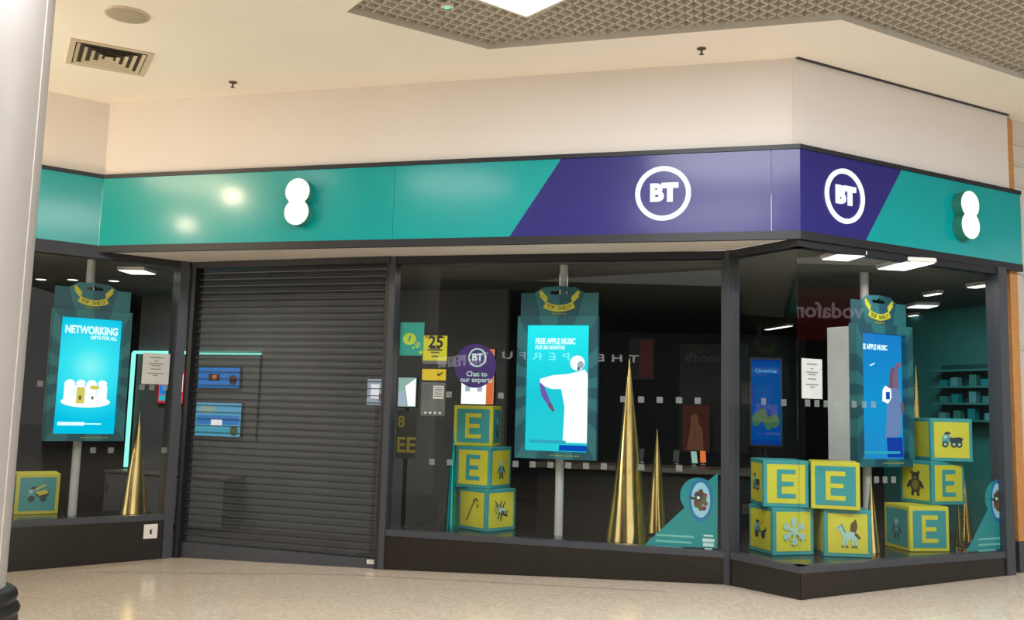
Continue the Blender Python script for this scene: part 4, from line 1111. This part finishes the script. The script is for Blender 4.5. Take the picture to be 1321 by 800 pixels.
# display table
tz = .93
TB = Plane(inset(PL_MAIN, .9, 2.6), inset(PL_MAIN, 4.2, 2.6))
zf = floor_z(*inset(TB, 1.6, .3)) + .01
r = empty('display_table', TB.w(1.65, .35, zf), TB.ang, 'long dark display table behind the cones in the middle window', 'table')
b = MB(); b.box(-1.65, 1.65, -.4, .4, tz - zf - .06, tz - zf, 'table_wood', bev=.006); b.build('top', r)
b = MB(); b.box(-1.6, 1.6, -.30, .30, .08, tz - zf - .06, 'front_dark'); b.build('body', r)
b = MB(); b.box(-1.58, 1.58, -.26, .26, 0, .08, 'black_plastic'); b.build('plinth', r)
def phone(px, py, lab, face, rz, lean=.5):
    c = hit_z(px, py, tz)
    r = empty('display_phone', c, rz, lab, 'phone', 'display phones on the table')
    b = MB(); b.lathe([(.035, 0), (.035, .006), (.012, .012), (.010, .08)], 'white_plastic', 16, cy=.05); b.build('stand', r)
    b = MB(); b.box(-.042, .042, -.004, .004, -.09, .09, 'black_plastic', bev=.003); o = b.build('handset', r, loc=(0, .025, .105)); o.rotation_euler = (-lean, 0, 0)
    b = MB(); b.box(-.037, .037, -.0056, -.004, -.083, .083, face); b.build('screen', o)
for k, (px, py, f, lab) in enumerate(((815, 598, 'scr_deep', 'small dark phone on a stand behind the tallest gold cone'), (826, 597, 'poster_grey', 'grey phone on a stand between the two gold cones'), (872, 599, 'poster_grey', 'grey phone on a stand right of the shorter gold cone'), (907, 600, 'scr_orange', 'colourful tilted phone on a stand above the corner sticker'), (896, 601, 'scr_pale', 'pale phone on a stand left of the colourful phone'))):
    phone(px, py, lab, f, TB.ang + (k - 2) * .15)
screen_thing(PL_MAIN, ((881, 523), (914.5, 583)), 3.75, 'dim brown picture screen standing behind the display table', 'scr_brown', [(ell(-.1, .3, .3, .35), 'scr_tan'), ([(-.7, -.95), (.6, -.95), (.5, .0), (.1, .3), (-.4, .1)], 'scr_tan'), (cap((-.1, .1), (-.05, -.6), .05), 'scr_brown')], name='picture_screen', bez=.02, support='post')
# red wall banner
sheet(PL_MAIN, ((812, 436), (844, 490)), 'dark wall panel with a dull red band behind the tallest cone', 'poster_black', dep=3.9, name='wall_panel', cat='panel', th=.03, parts=lambda r, w_, h_: pic(r, 'band', [(rect(-.2 * w_, .85 * w_, -.9 * h_, .9 * h_), 'toy_maroon')], y=-.0015))

# teal shelving in the right window
TWx = TW
for n_, (q0, q1, lab) in enumerate((((1200, 480), (1280, 545), 'teal wall shelves with boxes seen at the right of the right window'),)):
    (x0, z1_), (x1, z0_) = TW.at(*q0, -.25), TW.at(*q1, -.25)
    r = empty('wall_shelving', TW.w((x0 + x1) / 2, 0, 0), TW.ang, lab, 'shelves')
    w_ = abs(x1 - x0) / 2
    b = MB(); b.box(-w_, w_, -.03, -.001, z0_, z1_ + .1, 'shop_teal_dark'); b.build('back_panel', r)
    for k in range(4):
        zz = z0_ + (z1_ - z0_) * k / 3
        b = MB(); b.box(-w_, w_, -.25, -.03, zz, zz + .025, 'shop_teal_wall'); b.build('shelf', r)
    for k in range(3):
        for j in range(4):
            zz = z0_ + (z1_ - z0_) * k / 3 + .0255; xx = -w_ + (j + .5) * 2 * w_ / 4 + .03 * math.sin(j * 3 + k)
            c = TW.w((x0 + x1) / 2 + xx, -.14, zz)
            bb = MB(); hgt = .09 + .03 * ((j * 7 + k * 3) % 3); bb.box(-.055, .055, -.05, .05, 0, hgt, ['toy_teal', 'shop_teal_wall', 'decal_teal'][(j + k) % 3], bev=.004)
            o = bb.build('product_box', loc=c, rz=TW.ang)
            tag(o, 'small teal product box on the teal shelves in the right window', 'box', 'product boxes on the teal shelves')

# ------------------------------------------------------------------ across the concourse (seen only as reflections)
def far_sign(pl, pa, pb, d0, d1, s, h, lab, board, letter, space=1.0, boardm='front_dark', fat=.012):
    a_, c_ = pl.mirror(*pa, d0), pl.mirror(*pb, d1)
    v = c_ - a_; ang_ = math.atan2(v.y, v.x); ln = Vector((v.x, v.y)).length
    zc_ = (a_.z + c_.z) / 2
    r = empty('shop_sign', (a_.x, a_.y, zc_), ang_, lab, 'shop sign')
    t = text('letters', s, h, letter, r, 0, -.03, 0, ext=.02, align='LEFT', off=h * fat, space=space)
    xs = [v_.co.x for v_ in t.data.vertices]; k = ln / (max(xs) - min(xs))
    for v_ in t.data.vertices: v_.co.x = (v_.co.x - min(xs)) * k
    b = MB(); b.box(-board[0], ln + board[1], 0, .12, -board[2], board[3], boardm); b.build('board', r)
    return r, ang_, ln
r1, an1, ln1 = far_sign(PL_MAIN, (823, 460.5), (604, 460), 24, 24, 'THE  PERFUME', .25, 'dark shop sign with widely spaced white letters on the front across the concourse', (1.5, 2.0, .35, .35), 'sign_white_lit', space=1.7)
r3, an3, ln3 = far_sign(PL_MAIN, (629, 462), (556, 470), 17, 20, 'THE PERFUME', .30, 'dark shop sign with white letters on the side front facing the concourse', (.3, .3, .35, .35), 'sign_white_dim', space=1.35, fat=0.0)
r2, an2, ln2 = far_sign(PL_RIGHT, (1118, 397), (1015, 405), 20, 20, 'vodafone', .45, 'red shop sign with pale lower case letters across the concourse', (.2, .6, .62, .5), 'sign_red_letter', boardm='sign_red')
def front(r_, an_, x0, x1, name):
    b = MB(); b.box(x0, x1, .12, .3, -.5, 4.80, 'front_dark'); struct(b, name, loc=(r_.location.x, r_.location.y, 0), rz=an_)
front(r1, an1, -4, 9, 'wall_opposite')
front(r2, an2, -3.5, 9, 'wall_across')
